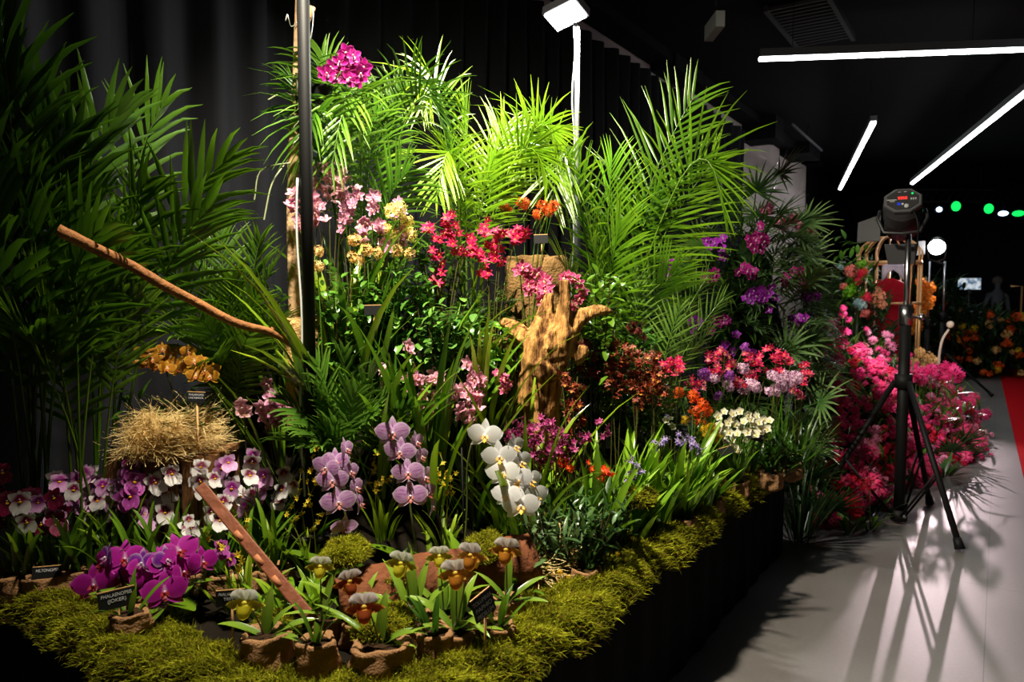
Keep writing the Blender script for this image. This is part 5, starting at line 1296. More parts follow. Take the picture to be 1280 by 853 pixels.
palm('parlour palm with drooping leaflets between the black pole and striped orchids', 425, 2.6,
     [(365, 465, 2.5), (350, 500, 2.5), (395, 450, 2.55, 30), (430, 440, 2.6, 40), (470, 455, 2.6), (495, 480, 2.55), (400, 490, 2.47, 40), (445, 490, 2.47, 40), (370, 535, 2.46), (345, 550, 2.48), (470, 515, 2.5), (420, 530, 2.45, 30), (390, 560, 2.44), (520, 505, 2.5, 20)],
     .14, .017, (S(40, 88, 18), S(92, 134, 44)), 12, .8, name='parlour_palm', seed=21, pot=False, rise=.55, vup=.1, start=.35, rw=.004, a0=65, a1=20)

# rust-red oncidiums
rust = 'rust-red oncidium orchids'
sprays('oncidium_orchid', 'rust-red oncidium with yellow lips hanging right of the stump foot', 'orchid', 715, 2.9, [[(702, 470), (710, 480), (718, 494), (722, 512)], [(716, 482), (726, 478)], [(706, 500), (712, 530), (718, 552)], [(722, 505), (728, 535)]], [34, 8, 18, 10], 6, ONR, .038, SL(9, .26, .032, G_MID), rust, .5, True)
sprays('oncidium_orchid', 'brownish-dark oncidium close behind the stump', 'orchid', 738, 3.1, [[(728, 432), (738, 446), (744, 466)], [(745, 440), (752, 470)], [(718, 455), (728, 468)]], [30, 22, 10], 9, OND, .038, SL(8, .3, .028), rust, .5, True)
sprays('oncidium_orchid', 'dense rust oncidium curtain, left half', 'orchid', 772, 3.1, [[(769, 426), (764, 448), (766, 475), (769, 500)], [(780, 436), (776, 460), (778, 484)], [(760, 448), (760, 480)]], [46, 32, 18], 7, ONR, .038, SL(9, .3, .03), rust, .5, True)
sprays('oncidium_orchid', 'dense rust oncidium curtain, middle with orange top', 'orchid', 798, 3.1, [[(785, 434), (795, 452), (799, 480), (797, 512)], [(804, 440), (802, 470), (806, 490)], [(790, 470), (800, 500)]], [46, 30, 22], 7, ONR, .038, SL(9, .3, .03), rust, .5, True)
sprays('oncidium_orchid', 'rust and gold oncidium spray at the right of the curtain', 'orchid', 822, 3.1, [[(815, 438), (822, 460), (826, 482), (830, 500)], [(812, 446), (814, 474), (818, 498)]], [44, 34], 8, ONR + ONR[:1], .038, SL(9, .3, .03), rust, .5, True)
sprays('oncidium_orchid', 'faded pinkish oncidium tip above the rust curtain', 'orchid', 795, 3.3, [[(790, 412), (798, 408), (802, 420)]], 14, 7, OND, .036, SL(6, .3, .024), rust, .5)
sprays('cambria_orchid', 'cherry red cambria cluster at the right of the rust oncidiums', 'orchid', 840, 3.2, [[(836, 446), (845, 452), (850, 466)], [(832, 455), (842, 468)]], [9, 6], 6, ONC, .044, SL(8, .35, .022), None, .7)
# magenta speckled oncidiums
for i, (px, d, ln, n, lab) in enumerate(((665, 2.68, [[(648, 528), (655, 550)], [(666, 528), (670, 560)], [(636, 532), (642, 548)], [(658, 540), (664, 575)]], [20, 22, 10, 16], 'speckled magenta oncidium right behind the white flowers'), (692, 2.72, [[(680, 522), (690, 545)], [(695, 548), (692, 575)], [(676, 560), (684, 588)], [(704, 540), (702, 560)]], [20, 18, 16, 10], 'speckled magenta oncidium below the stump'), (720, 2.8, [[(705, 542), (718, 562)], [(725, 538), (738, 552)], [(700, 595), (708, 570)], [(752, 530), (758, 545)]], [14, 10, 14, 6], 'loose magenta oncidium left of the scarlet flowers'))):
    sprays('oncidium_orchid', lab, 'orchid', px, d, ln, n, 8, ONM, .034, SL(16, .26, .02, G_MID), 'speckled magenta oncidiums', .55)
sprays('epidendrum', 'scarlet starry flowers over the grey-green foliage', 'flower', 752, 2.62, [[(736, 580), (745, 590)], [(752, 586), (764, 590)], [(748, 600), (754, 596)]], [8, 8, 7], 5, EPR, .032, [], None, .6)
sprays('epidendrum', 'scarlet starry cluster left of the larger scarlet one', 'flower', 712, 2.66, [[(700, 580), (706, 575)], [(712, 586), (714, 580)]], [6, 5], 6, EPR, .028, [], None, .6)
# bright leafy cattleya-type row with violet flowers
vio = 'violet flowered orchids along the right'
for i, (px, d, ln, n, lab, pot) in enumerate((
        (790, 2.75, [[(785, 572), (792, 582)], [(800, 580), (798, 594)], [(790, 592), (786, 602)]], [6, 7, 6], 'violet and white flowered orchid nearest the camera in its row', None),
        (826, 2.95, [[(818, 552), (826, 562)], [(830, 545), (836, 556)]], [6, 5], 'violet flowered orchid, second in its row from the near end', None),
        (855, 3.05, [[(848, 545), (856, 555)], [(862, 548), (868, 560)], [(874, 555), (878, 566)]], [8, 8, 5], 'violet flowered orchid, third in its row, before the yellow florets', None),
        (838, 3.15, [[(832, 520), (836, 530)]], [5], 'pale cream and violet orchid at the back of its row', None))):
    bl = DNV if i < 3 else DNV + WHT
    sprays('violet_orchid', lab, 'orchid', px, d, ln, n, 5, bl, .034, SL(22, .3, .034, (S(66, 124, 20), S(128, 172, 44)), elev=(55, 88), droop=.5), vio, .55, pot=pot)
for i, (px, d, lab) in enumerate(((765, 2.9, 'bright green upright leaves below the rust oncidiums, near end'), (800, 3.0, 'bright green upright leaves in the middle of the violet flowered row'), (880, 3.2, 'bright green leaf fan before the white flower cluster'), (842, 3.06, 'lime leaf fan nearest the moss in the violet flowered row'), (730, 2.85, 'broad green upright leaves under the hanging rust oncidium'), (780, 2.98, 'tall lime leaves between the scarlet flowers and the rust curtain'), (812, 3.08, 'tall lime leaves behind the second violet flowered orchid'), (850, 3.18, 'tall lime leaves behind the third violet flowered orchid'), (745, 2.72, 'upright leaves close behind the scarlet flowers'))):
    x, y = gxy(px, d); t = thing('leafy_orchid', lab, 'orchid', (x, y, TZ(x, y)))
    foliage_clump(t, 22, .26 if i < 5 else .46, .034, (55, 88), .6, (S(66, 122, 20), S(126, 172, 42)), .07, rnd=random.Random(400 + i))
# orange, yellow, white, pinks toward the right end
balls('epidendrum', 'orange floret heads stacked left of the white cluster', 872, 3.4, [(866, 496), (879, 506), (876, 525), (848, 491), (884, 514), (870, 514)], BAR, .062, SL(10, .3, .024, G_BRIGHT))
balls('epidendrum', 'golden yellow floret heads below the orange ones', 890, 3.35, [(889, 534), (884, 544), (896, 548), (880, 536), (857, 525), (893, 540)], BAYY, .05, SL(10, .22, .024, G_BRIGHT))
wp = [(897, 520), (905, 515), (915, 517), (925, 514), (935, 518), (945, 520), (955, 524), (962, 526), (900, 532), (910, 528), (920, 530), (930, 527), (940, 530), (950, 534), (958, 536), (903, 544), (912, 540), (922, 542), (934, 540), (945, 543), (953, 541), (906, 552), (916, 550), (898, 538), (908, 536), (928, 536), (938, 524), (948, 528), (914, 524), (933, 548), (918, 560), (922, 564), (912, 558)]
bloom_plant('white_orchid', 'compact cluster of creamy white flowers near the platform corner', 'orchid', 925, 3.5, [[p] for p in wp], WHT, .046, SL(16, .2, .028, G_MID), None, (.06, .07), .7, back=.01, sr=.002, djit=.07)
pk = 'pink and red florets at the right end'
sprays('cambria_orchid', 'red cambria sprays at left of the right end group', 'orchid', 900, 3.75, [[(898, 434), (904, 446)], [(888, 446), (894, 456)], [(910, 448), (916, 460)], [(902, 462), (890, 466)], [(920, 470), (926, 482)], [(872, 474), (862, 484)], [(878, 480), (874, 488)]], [9, 8, 8, 7, 8, 6, 5], 6, ONC + ONPK, .048, SL(14, .4, .022), pk, .65)
sprays('cambria_orchid', 'red cambria spray rising in the middle of the right end group', 'orchid', 938, 3.85, [[(936, 440), (938, 456)], [(950, 446), (952, 464)], [(940, 466), (930, 470)]], [9, 7, 5], 6, ONC + ONPK, .048, SL(14, .4, .022), pk, .65)
sprays('cambria_orchid', 'red cambria spray standing highest at the right end', 'orchid', 970, 3.9, [[(960, 434), (968, 446)], [(970, 440), (974, 456)], [(983, 446), (986, 456)], [(978, 462), (968, 462)]], [8, 8, 7, 5], 5, ONC, .048, SL(14, .4, .022), pk, .65)
sprays('cambria_orchid', 'pink-red cambria spray hanging over the platform corner', 'orchid', 1000, 3.95, [[(1004, 456), (1010, 468)], [(996, 464), (1002, 478)], [(992, 484), (998, 498)], [(986, 486), (994, 492)]], [8, 7, 6, 5], 6, ONPK + ONC[:1], .048, SL(16, .34, .022, G_DARK), pk, .65)
balls('epidendrum', 'pale pink floret heads, large group at the right end', 978, 3.8, [(966, 470), (975, 476), (984, 470), (990, 478), (996, 472), (981, 484), (962, 489), (970, 488)], BAP, .07, SL(16, .3, .018, G_DARK))
balls('epidendrum', 'pale pink floret heads left of the larger pale group', 935, 3.75, [(929, 461), (938, 480), (946, 484), (930, 486), (911, 481), (893, 472)], BAP, .066, SL(14, .3, .018, G_DARK))
balls('epidendrum', 'violet-pink floret heads above the orange ones', 885, 3.7, [(880, 467), (898, 496), (884, 470), (931, 434), (912, 470)], BAV, .06, SL(8, .3, .018))
x, y = gxy(975, 3.75); t = thing('green_shrub', 'fine dark green bush under the pale pink floret heads', 'shrub', (x, y, TZ(x, y)), 'glossy green shrubs')
shrub(t, .2, .16, .03, .28, 320, .05, .014, (S(18, 56, 12), S(44, 92, 22)), 10, random.Random(5), 'lance', LEAF, .5, (10, 80))
for i, (px, d, lab) in enumerate(((1000, 4.0, 'thin dark grassy clump at the platform corner'), (955, 3.9, 'grassy filler behind the white cluster'), (905, 3.95, 'grassy filler behind the pink florets'))):
    x, y = gxy(px, d); t = thing('strap_leaved_plant', lab, 'plant', (x, y, TZ(x, y)))
    foliage_clump(t, 26, .36, .014, (45, 85), .9, (S(36, 80, 20), S(96, 120, 44)), .08, rnd=random.Random(500 + i))

# hanging vanda at the top
vt = at(400, 112, 2.95)
t = thing('vanda_orchid', 'magenta vanda orchid hanging high on the trunk beside the black pole', 'orchid', vt)
m = M(); m.lathe([(.035, -.05), (.05, .0), (.052, .01), (.04, .01), (.03, -.03)], 12); part('basket', m, BLACKMETAL, t)
m = M()
for k in range(16):
    a = (0.3 if k % 2 else PI + .3) + PR.uniform(-.3, .3) + math.atan2(RT.y, RT.x)
    blade(m, (0, 0, -.06 + k * .012), a, math.radians(PR.uniform(5, 50)), PR.uniform(.14, .24), .022, PR.uniform(.4, 1.2), S(26, 86, 16), S(90, 150, 40), 7, .4, 'strap')
part('foliage', m, GLOSSY_LEAF, t)
st = part('flower_stem', stem_mesh([Vector((0, 0, 0)), at(412, 105, 2.9) - vt, at(422, 96, 2.86) - vt, at(434, 72, 2.86) - vt], .0035), LEAF, t)
for (a, b) in ((434, 66), (442, 70), (425, 78), (438, 80), (448, 78), (456, 84), (415, 84), (410, 92), (428, 88), (440, 92), (450, 92), (436, 98), (420, 96), (446, 100), (404, 90)):
    flower_obj(st, VAN[PR.randrange(2)], at(a, b, 2.84 + PR.uniform(-.04, .05)), vt, .07 * PR.uniform(.9, 1.15), .75)
m = M()
for (pts) in ([at(375, 120, 2.95), at(350, 118, 2.9), at(335, 125, 2.85)], [at(382, 205, 2.95), at(352, 205, 2.92), at(325, 215, 2.9), at(318, 250, 2.88)], [at(360, 200, 2.95), at(340, 230, 2.9), at(330, 275, 2.88)]):
    m = M(); m.tube(spline([p - vt for p in pts], 5), .0032, 5, S(150, 160, 120), cap=False); part('aerial_root', m, LEAF, t)
for i, (px, py, lab) in enumerate(((372, 118, 'leafy vanda tied to the upper trunk, left of the pole'), (374, 148, 'leafy vanda tied lower on the trunk, left of the pole'))):
    v2 = at(px, py, 2.9); t = thing('vanda_orchid', lab, 'orchid', v2); m = M()
    for k in range(10):
        a = (0.1 if k % 2 else PI) + PR.uniform(-.4, .4) + math.atan2(RT.y, RT.x)
        blade(m, (0, 0, -.05 + k * .012), a, math.radians(PR.uniform(-10, 45)), PR.uniform(.1, .17), .022, PR.uniform(.5, 1.4), S(20, 70, 14), S(60, 120, 30), 7, .4, 'strap')
    part('foliage', m, GLOSSY_LEAF, t)
    m = M(); m.tube([(0, 0, -.06), (0, 0, .08)], .008, 6, S(70, 80, 40)); part('stem', m, LEAF, t)

# ================================================================ name cards
sign(146, 749, 1.98, .092, .05, ['PHALAENOPSIS', '(JOKER)'], 'black name card on a stick under the magenta orchid', .05, .1, .06)
sign(245, 497, 2.54, .058, .036, ['PHALAENOPSIS', 'LAS KENYA'], 'black name card standing in the raffia nest', 0, .1, -.1)
sign(604, 757, 1.82, .072, .062, ['TOLUMNIA', 'PAPHIO', 'PEDILUM'], 'slanted black name card at front centre', .75, .1, .28, True)
sign(288, 748, 1.96, .075, .042, ['PHALAENOPSIS', 'TRIPPY'], 'black name card behind the yellow slipper orchid', -.1, .1, -.02)
sign(59, 718, 2.25, .08, .046, ['MILTONIOPSIS'], 'black name card at the far left between burlap pots', 0, .2, -.1)
sign(944, 545, 3.5, .085, .045, ['LYCASTE', 'ALBA'], 'black name card leaning against the white flower cluster', -.2, .15, -.25, False)
sign(466, 388, 2.62, .06, .034, [], 'black name card in the fine-leaved shrub', 0, .1, .02, True, short=.08)
sign(676, 299, 3.2, .06, .036, [], 'black name card under the orange floret heads', 0, .1, .03, True, short=.08)
sign(908, 564, 3.2, .06, .034, [], 'black name card lying at the violet flowered row', -.3, .1, .4, False)
# ================================================================ purple flowered palm mound at the end of the platform
rnd = random.Random(41)
mc = at(935, 365, 5.0); mc.z = 0
t = thing('palm_mound', 'tall dark mound of palm leaves dotted with purple orchids', 'flower arrangement', mc)
m = M(); m.lathe([(.24, 0), (.26, .5), (.24, 1.2), (.14, 1.7), (.02, 1.9)], 16, wob=.06, rnd=rnd, col=S(20, 40, 14)); part('core', m, MOSS, t)
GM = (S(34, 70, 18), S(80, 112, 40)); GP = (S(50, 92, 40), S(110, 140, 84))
for i in range(84):
    z = .25 + 1.65 * (i + .5) / 84; a = i * 2.39996 + .4
    out = Vector((math.cos(a), math.sin(a), 0))
    if out.dot(FW) > .45: out = out - FW * (1.3 * out.dot(FW)); out.z = 0; out.normalize()
    r = .3 * (1 - max(0, z - 1.3) * .9)
    vd = (EYE - mc); vd.z = 0; vd.normalize(); f_ = out.dot(vd)
    if f_ > .45:
        sd_ = vd.cross(UP) * (1 if i % 2 else -1); o0 = out.copy(); out = (out * .5 + sd_ * .8).normalized()
        if i % 5 == 0: out = (o0 * .6 + UP * .3).normalized()
    b = (o0 if f_ > .45 else out) * r * (.95 if f_ > .45 else .6) + UP * z; ln = rnd.uniform(.26, .46)
    m = M(); cc = GP if (out.dot(RT) > .55 or i % 9 == 0) else GM  # right-hand leaves painted paler for the rim light of the farther spot lamp
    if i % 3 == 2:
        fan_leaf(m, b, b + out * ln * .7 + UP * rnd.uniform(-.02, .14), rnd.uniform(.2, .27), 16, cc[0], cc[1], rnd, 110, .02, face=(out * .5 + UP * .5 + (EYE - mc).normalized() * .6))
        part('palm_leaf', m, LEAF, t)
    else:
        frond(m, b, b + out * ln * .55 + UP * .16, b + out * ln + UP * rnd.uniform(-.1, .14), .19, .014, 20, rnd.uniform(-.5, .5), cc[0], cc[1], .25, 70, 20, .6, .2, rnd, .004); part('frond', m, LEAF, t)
m = M()
for k in range(1500):
    z = rnd.uniform(.1, 1.95); a = rnd.random() * 6.28; r = rnd.uniform(.2, .5) * (1 - max(0, z - 1.2) * .65)
    p = Vector((math.cos(a) * r, math.sin(a) * r, z))
    blade(m, p, a + rnd.uniform(-.9, .9), rnd.uniform(-.4, .9), rnd.uniform(.12, .22), rnd.uniform(.012, .022), .9, S(22, 50, 12), S(60, 92, 32), 4, .25, 'strap')
part('foliage', m, LEAF, t)
for k in range(7):
    m = M(); b = UP * 1.75; a = k * .9
    tp = b + Vector((math.cos(a) * .2, math.sin(a) * .2, .28 + .12 * (k % 3)))
    fan_leaf(m, b, tp, .24, 18, S(20, 52, 18), S(52, 84, 40), rnd, 120, .018); part('palm_leaf', m, LEAF, t)
for (px, py, n, bl, dd) in ((895, 307, 8, VAP, 0), (943, 302, 6, VAN, -.1), (954, 297, 7, VAN, -.1), (935, 340, 8, VAN, -.15), (886, 345, 7, VAN, -.1), (992, 347, 9, VAN, -.05), (942, 373, 9, VAP, -.15), (958, 367, 7, VAP, -.1), (902, 404, 9, VAN, -.15), (867, 402, 9, VAP, -.05), (836, 337, 8, VAP, .15), (997, 398, 6, VAP, 0), (1010, 372, 5, VAP, .1), (930, 438, 4, VAP, -.1), (906, 432, 4, VAP, -.1)):
    p = at(px, py, 4.62 + dd); b = M(); q0 = Vector((0, 0, p.z - .1)); b.tube([q0 + (p - mc - q0) * .3, p - mc + FW * .03], .004, 5, S(60, 96, 30), cap=False)
    bo = part('orchid_bunch', b, LEAF, t)
    for k in range(n):
        flower_obj(bo, bl[k % len(bl)], p + Vector((rnd.gauss(0, .032), rnd.gauss(0, .032), rnd.gauss(0, .026))), mc, .068, .65, rnd=rnd)
for (px, py) in ((1002, 283), (1008, 290), (992, 276), (975, 278), (958, 260)):
    p = at(px, py, 5.0); st = part('pink_spray', stem_mesh([Vector((0, 0, 1.5)), p - mc - UP * .05, p - mc], .004), LEAF, t)
    for k in range(4): flower_obj(st, BLP[k % 2], p + Vector((rnd.gauss(0, .02), rnd.gauss(0, .02), rnd.gauss(0, .02))), mc, .07, .4, rnd=rnd, name='flower_head')

# ================================================================ pink flower bed on the floor
BED = random.Random(51)
def bed_top(px): return float(np.interp(px, [1005, 1045, 1075, 1110, 1150, 1200, 1225], [470, 402, 425, 435, 468, 486, 520]))
def bed_bot(px): return float(np.interp(px, [1005, 1040, 1090, 1130, 1170, 1225], [672, 664, 640, 616, 596, 572]))
def bed_d(px): return float(np.interp(px, [1005, 1040, 1090, 1130, 1170, 1225], [4.55, 4.5, 4.75, 5.3, 5.9, 6.6]))
def bed_pt(px, t):
    """t from the foot (0) to the crest (1) of the bank"""
    py = bed_bot(px) + (bed_top(px) - bed_bot(px)) * t
    return at(px, py, bed_d(px) + .12 + 1.25 * t ** 1.3)
where = [(1030, 'left of the tripod'), (1095, 'around the tripod column'), (1165, 'beside the grey floor')]
kinds = [('nerine', 'nerine_lily', 'spidery pink nerine lilies', NER, .13), ('magenta', 'pink_phlox', 'dense hot pink flower heads', BPK, .062), ('scarlet', 'red_geranium', 'scarlet red flower heads', BRD, .056), ('light', 'pink_phlox', 'soft pink flower heads', BLP, .064)]
cells = []
for i in range(12):
    for j in range(6):
        px = 1012 + 212 * (i + .5) / 12 + BED.uniform(-8, 8); tt = (j + .5) / 6 + BED.uniform(-.06, .06)
        cells.append((px, tt))
mound_rows = []
mo = at(1110, 600, 5.4); mo.z = 0
for i in range(17):
    tt = i / 16; mound_rows.append([bed_pt(1008 + 214 * k / 22, tt * .97) + FW * .16 - UP * (.05 * (1 - tt)) for k in range(23)])
mound_rows.insert(0, [Vector((p.x, p.y, .0)) for p in mound_rows[0]])
back = [Vector((p.x, p.y, .0)) + FW * .35 for p in mound_rows[-1]]; mound_rows.append(back)
m = M(); m.grid([[p - mo for p in r] for r in mound_rows], [S(22, 44, 14)] * len(mound_rows))
o = put('flower_bank', m.mesh('flower_bank', MOSS)); o.location = mo; tag(o, 'dark sloping bank that carries the pink flower bed on the floor', 'flower bed')
for ci, (px, tt) in enumerate(cells):
    base = bed_pt(px, max(.0, tt * .97)) + FW * .1
    kd_ = kinds[(ci * 7 + ci // 6) % 4] if BED.random() > .25 else kinds[1]
    wi = 0 if px < 1075 else (1 if px < 1130 else 2)
    up_ = 'high on' if tt > .6 else ('halfway up' if tt > .28 else 'low on')
    lab = f'{kd_[2]} {up_} the pink bank, {where[wi][1]}'
    t = thing(kd_[1], lab, 'flower', base, f'{kd_[2]} {up_} the bank {where[wi][1]}')
    m = M()
    for k in range(30):
        a = BED.random() * 6.28
        blade(m, (BED.gauss(0, .05), BED.gauss(0, .05), BED.uniform(-.05, .05)), a, math.radians(BED.uniform(15, 80)), BED.uniform(.08, .17), BED.uniform(.012, .03), .8, S(34, 74, 20), S(92, 132, 50), 4, .2, 'lance')
    part('foliage', m, LEAF, t)
    nh = 11 if kd_[0] != 'nerine' else 4
    for k in range(nh):
        q = bed_pt(px + BED.uniform(-15, 15), min(1.05, max(-.0, tt + BED.uniform(-.11, .11)))) - FW * BED.uniform(.0, .09) + UP * BED.uniform(0, .05)
        st = part('flower_stem', stem_mesh([Vector((0, 0, 0)), (q - base) * .5 + FW * .03, q - base], .003), LEAF, t)
        if kd_[0] == 'nerine':
            for f in range(5):
                a = BED.random() * 6.28; dn = (Vector((math.cos(a), math.sin(a), .5)) + (EYE - q).normalized() * .8).normalized()
                flower_obj(st, NER[f % 2], q + dn * .03 - FW * .03, base, .14, dirn=dn, rnd=BED)
        else:
            flower_obj(st, kd_[3][BED.randrange(len(kd_[3]))], q, base, kd_[4] * BED.uniform(.7, 1.2), .4, rnd=BED, name='flower_head')
for i, (px, py, d, lab) in enumerate(((1062, 632, 4.5, 'red and orange flower head at the near foot of the pink bank'), (1088, 605, 4.55, 'single orange flower at the near foot of the pink bank'))):
    p = at(px, py, d); b = Vector((p.x, p.y, .0)); t = thing('ranunculus', lab, 'flower', b)
    st = part('flower_stem', stem_mesh([Vector((.05, 0, 0)), (p - b) * .6, p - b], .004), LEAF, t)
    for k in range(5 if i == 0 else 1): flower_obj(st, (BRD + BAR)[k % 4], p + Vector((BED.gauss(0, .03), BED.gauss(0, .03), BED.gauss(0, .02))), b, .085, .5, rnd=BED, name='flower_head')
    foliage_clump(t, 8, .2, .03, (20, 75), .9, G_MID, .04)
# leaves spreading on the floor round the foot of the bank
for i, (px, py, d, dirx, lab) in enumerate(((1022, 645, 4.45, -.3, 'dark fan palm leaf hanging at the near foot of the pink bank'), (1045, 640, 4.45, .2, 'fan palm leaf drooping to the floor beside the platform corner'), (1012, 600, 4.5, -.4, 'shaded fan palm leaf between platform and pink bank'), (1205, 560, 6.5, .6, 'dark palm leaf lying on the floor at the far end of the pink bank'), (1190, 575, 6.1, .5, 'palm leaf lying on the floor right of the tripod legs'))):
    p = at(px, py, d); p.z = max(p.z, .16); b = Vector((p.x, p.y, .0)) + FW * .15; t = thing('fan_palm_leaf', lab, 'leaf', b, None)
    m = M(); tp = p - b; fan_leaf(m, Vector((0, 0, .02)), tp, .26 if i < 3 else .3, 20, S(26, 66, 24), S(72, 112, 52), BED, 130, .022, face=(-FW * .5 + UP * .6))
    m.v = [(x_, y_, max(z_, .012)) for x_, y_, z_ in m.v]; part('blade', m, LEAF, t)
for i, (px, d, lab) in enumerate(((1120, 4.85, 'broad green leaves spreading on the floor at the tripod foot'), (1008, 4.3, 'shaded grassy leaves between the platform end and the pink bank'), (1215, 6.5, 'grey-green leafy fringe at the floor edge of the pink bank'), (1190, 5.9, 'leafy fringe at the floor behind the tripod leg'))):
    x, y = gxy(px, d); t = thing('leafy_plant', lab, 'plant', (x, y, 0.0) if i else (x - .1, y + .1, 0))
    foliage_clump(t, 16 if i != 1 else 40, .24 if i != 1 else .55, .04 if i != 1 else .014, (15, 60) if i != 1 else (50, 86), .7, (S(22, 52, 20), S(60, 96, 44)), .1, prof='lance' if i != 1 else 'strap', h0=.01, rnd=BED)
p = at(1040, 440, 5.3); t = thing('pink_phlox', 'tall hot pink flower stalk standing highest at the left of the pink bank', 'flower', bed_pt(1040, .8))
b = t.location.copy()
for (a, c) in ((1044, 402), (1036, 412), (1050, 412), (1040, 424), (1052, 426), (1034, 428)):
    q = at(a, c, 5.45); st = part('flower_stem', stem_mesh([Vector((0, 0, 0)), (q - b) * .6, q - b], .003), LEAF, t); flower_obj(st, BPK[a % 3], q, b, .085, .4, rnd=BED, name='flower_head')
# hot pink heads showing right of the tripod column and beige heads behind
for i, (pts, bl, d, lab) in enumerate((([(1136, 470), (1145, 466), (1155, 464), (1165, 462), (1172, 466), (1186, 468), (1192, 462), (1180, 460), (1150, 474), (1198, 470)], BPK, 6.6, 'row of hot pink flower heads on the crest right of the tripod column'), ([(1150, 440), (1160, 446), (1168, 452), (1142, 452), (1155, 455)], BAO, 7.4, 'beige floret heads behind the hot pink crest'))):
    b = at(pts[0][0] + 25, 480, d); b.z = 0; t = thing('crest_flower', lab, 'flower', b)
    for (a, c) in pts:
        q = at(a, c, d + BED.uniform(-.15, .15)); st = part('flower_stem', stem_mesh([Vector(((q - b).x * .9, (q - b).y * .9, 0.3)), (q - b)], .004), LEAF, t); flower_obj(st, bl[a % len(bl)], q, b, .12, .4, rnd=BED, name='flower_head')
    m = M()
    for k in range(60):
        q = at(pts[k % len(pts)][0], 500, d) - b
        blade(m, (q.x + BED.gauss(0, .1), q.y + BED.gauss(0, .1), BED.uniform(.1, .6)), BED.random() * 6.28, BED.uniform(.2, 1.3), .2, .03, .8, S(26, 60, 20), S(80, 116, 46), 4, .2, 'lance')
    part('foliage', m, LEAF, t)

# ================================================================ far background
BG = random.Random(61)
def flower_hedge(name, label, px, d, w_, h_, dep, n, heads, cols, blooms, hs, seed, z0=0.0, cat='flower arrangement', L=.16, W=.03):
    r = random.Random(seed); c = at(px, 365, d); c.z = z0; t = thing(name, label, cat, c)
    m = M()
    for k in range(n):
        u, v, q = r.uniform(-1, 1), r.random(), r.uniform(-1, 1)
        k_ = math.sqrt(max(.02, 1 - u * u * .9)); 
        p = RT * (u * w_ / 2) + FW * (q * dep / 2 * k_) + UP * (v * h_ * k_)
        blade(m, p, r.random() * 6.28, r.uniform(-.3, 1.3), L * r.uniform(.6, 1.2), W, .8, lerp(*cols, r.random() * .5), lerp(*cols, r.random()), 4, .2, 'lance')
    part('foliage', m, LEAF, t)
    for k in range(heads):
        u, v = r.uniform(-.95, .95), r.random() ** .8; k_ = math.sqrt(max(.02, 1 - u * u * .9))
        p = RT * (u * w_ / 2) - FW * (dep / 2 * k_ + .04) * (1 - .5 * v) + UP * (v * h_ * k_)
        flower_obj(t, blooms[k % len(blooms)], p + c, c, hs * r.uniform(.7, 1.2), .4, rnd=r, name='flower_head')
    return t
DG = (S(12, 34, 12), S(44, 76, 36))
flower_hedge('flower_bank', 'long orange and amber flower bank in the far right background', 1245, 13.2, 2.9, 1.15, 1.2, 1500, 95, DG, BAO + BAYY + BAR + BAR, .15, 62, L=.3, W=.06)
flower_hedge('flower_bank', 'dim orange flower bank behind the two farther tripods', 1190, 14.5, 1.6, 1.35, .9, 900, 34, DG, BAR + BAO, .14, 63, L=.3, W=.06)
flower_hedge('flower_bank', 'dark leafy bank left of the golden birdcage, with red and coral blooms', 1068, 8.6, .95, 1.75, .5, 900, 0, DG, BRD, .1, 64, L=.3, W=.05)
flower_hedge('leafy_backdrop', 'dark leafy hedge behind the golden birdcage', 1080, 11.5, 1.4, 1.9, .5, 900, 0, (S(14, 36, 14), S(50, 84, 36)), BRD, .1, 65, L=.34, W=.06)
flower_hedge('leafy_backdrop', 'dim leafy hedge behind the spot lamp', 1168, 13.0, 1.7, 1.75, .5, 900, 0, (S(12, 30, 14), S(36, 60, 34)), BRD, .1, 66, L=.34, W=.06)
t = thing('hanging_bouquet', 'cluster of coral, red and lime blooms on the birdcage side', 'bouquet', at(1068, 360, 8.1))
bb = t.location.copy()
CORAL = [fl_ball(S(236, 96, 90), S(246, 150, 140), BG)]; LIMEB = [fl_ball(S(110, 190, 20), S(150, 214, 50), BG)]; PALEB = [fl_ball(S(130, 170, 176), S(190, 214, 214), BG)]; PEACH = [fl_ball(S(206, 130, 96), S(226, 160, 120), BG)]
for (a, c, bl, s) in ((1064, 339, CORAL, .17), (1076, 341, BRD, .12), (1054, 358, CORAL, .1), (1072, 352, BRD, .09), (1062, 363, LIMEB, .15), (1058, 368, LIMEB, .1), (1076, 380, PALEB, .14), (1070, 378, PALEB, .1), (1082, 371, BRD, .12), (1081, 392, CORAL, .12), (1078, 330, LIMEB, .1), (1082, 340, BAR, .09), (1050, 333, PALEB, .09), (1098, 372, PEACH, .16), (1101, 380, PEACH, .13), (1097, 363, PEACH, .1)):
    p = at(a, c, 8.1); flower_obj(t, bl[0], p, bb, s, .5, rnd=BG, name='flower_head')
m = M()
for k in range(120):
    p = at(1068 + BG.gauss(0, 13), 355 + BG.gauss(0, 22), 8.15) - bb
    blade(m, p, BG.random() * 6.28, BG.uniform(-.4, 1.2), .16, .05, .7, S(30, 80, 20), S(90, 150, 50), 4, .2, 'lance')
m.tube([at(1072, 385, 8.15) - bb, Vector((0, 0, -bb.z))], .02, 6, S(40, 50, 20)); part('foliage', m, LEAF, t)

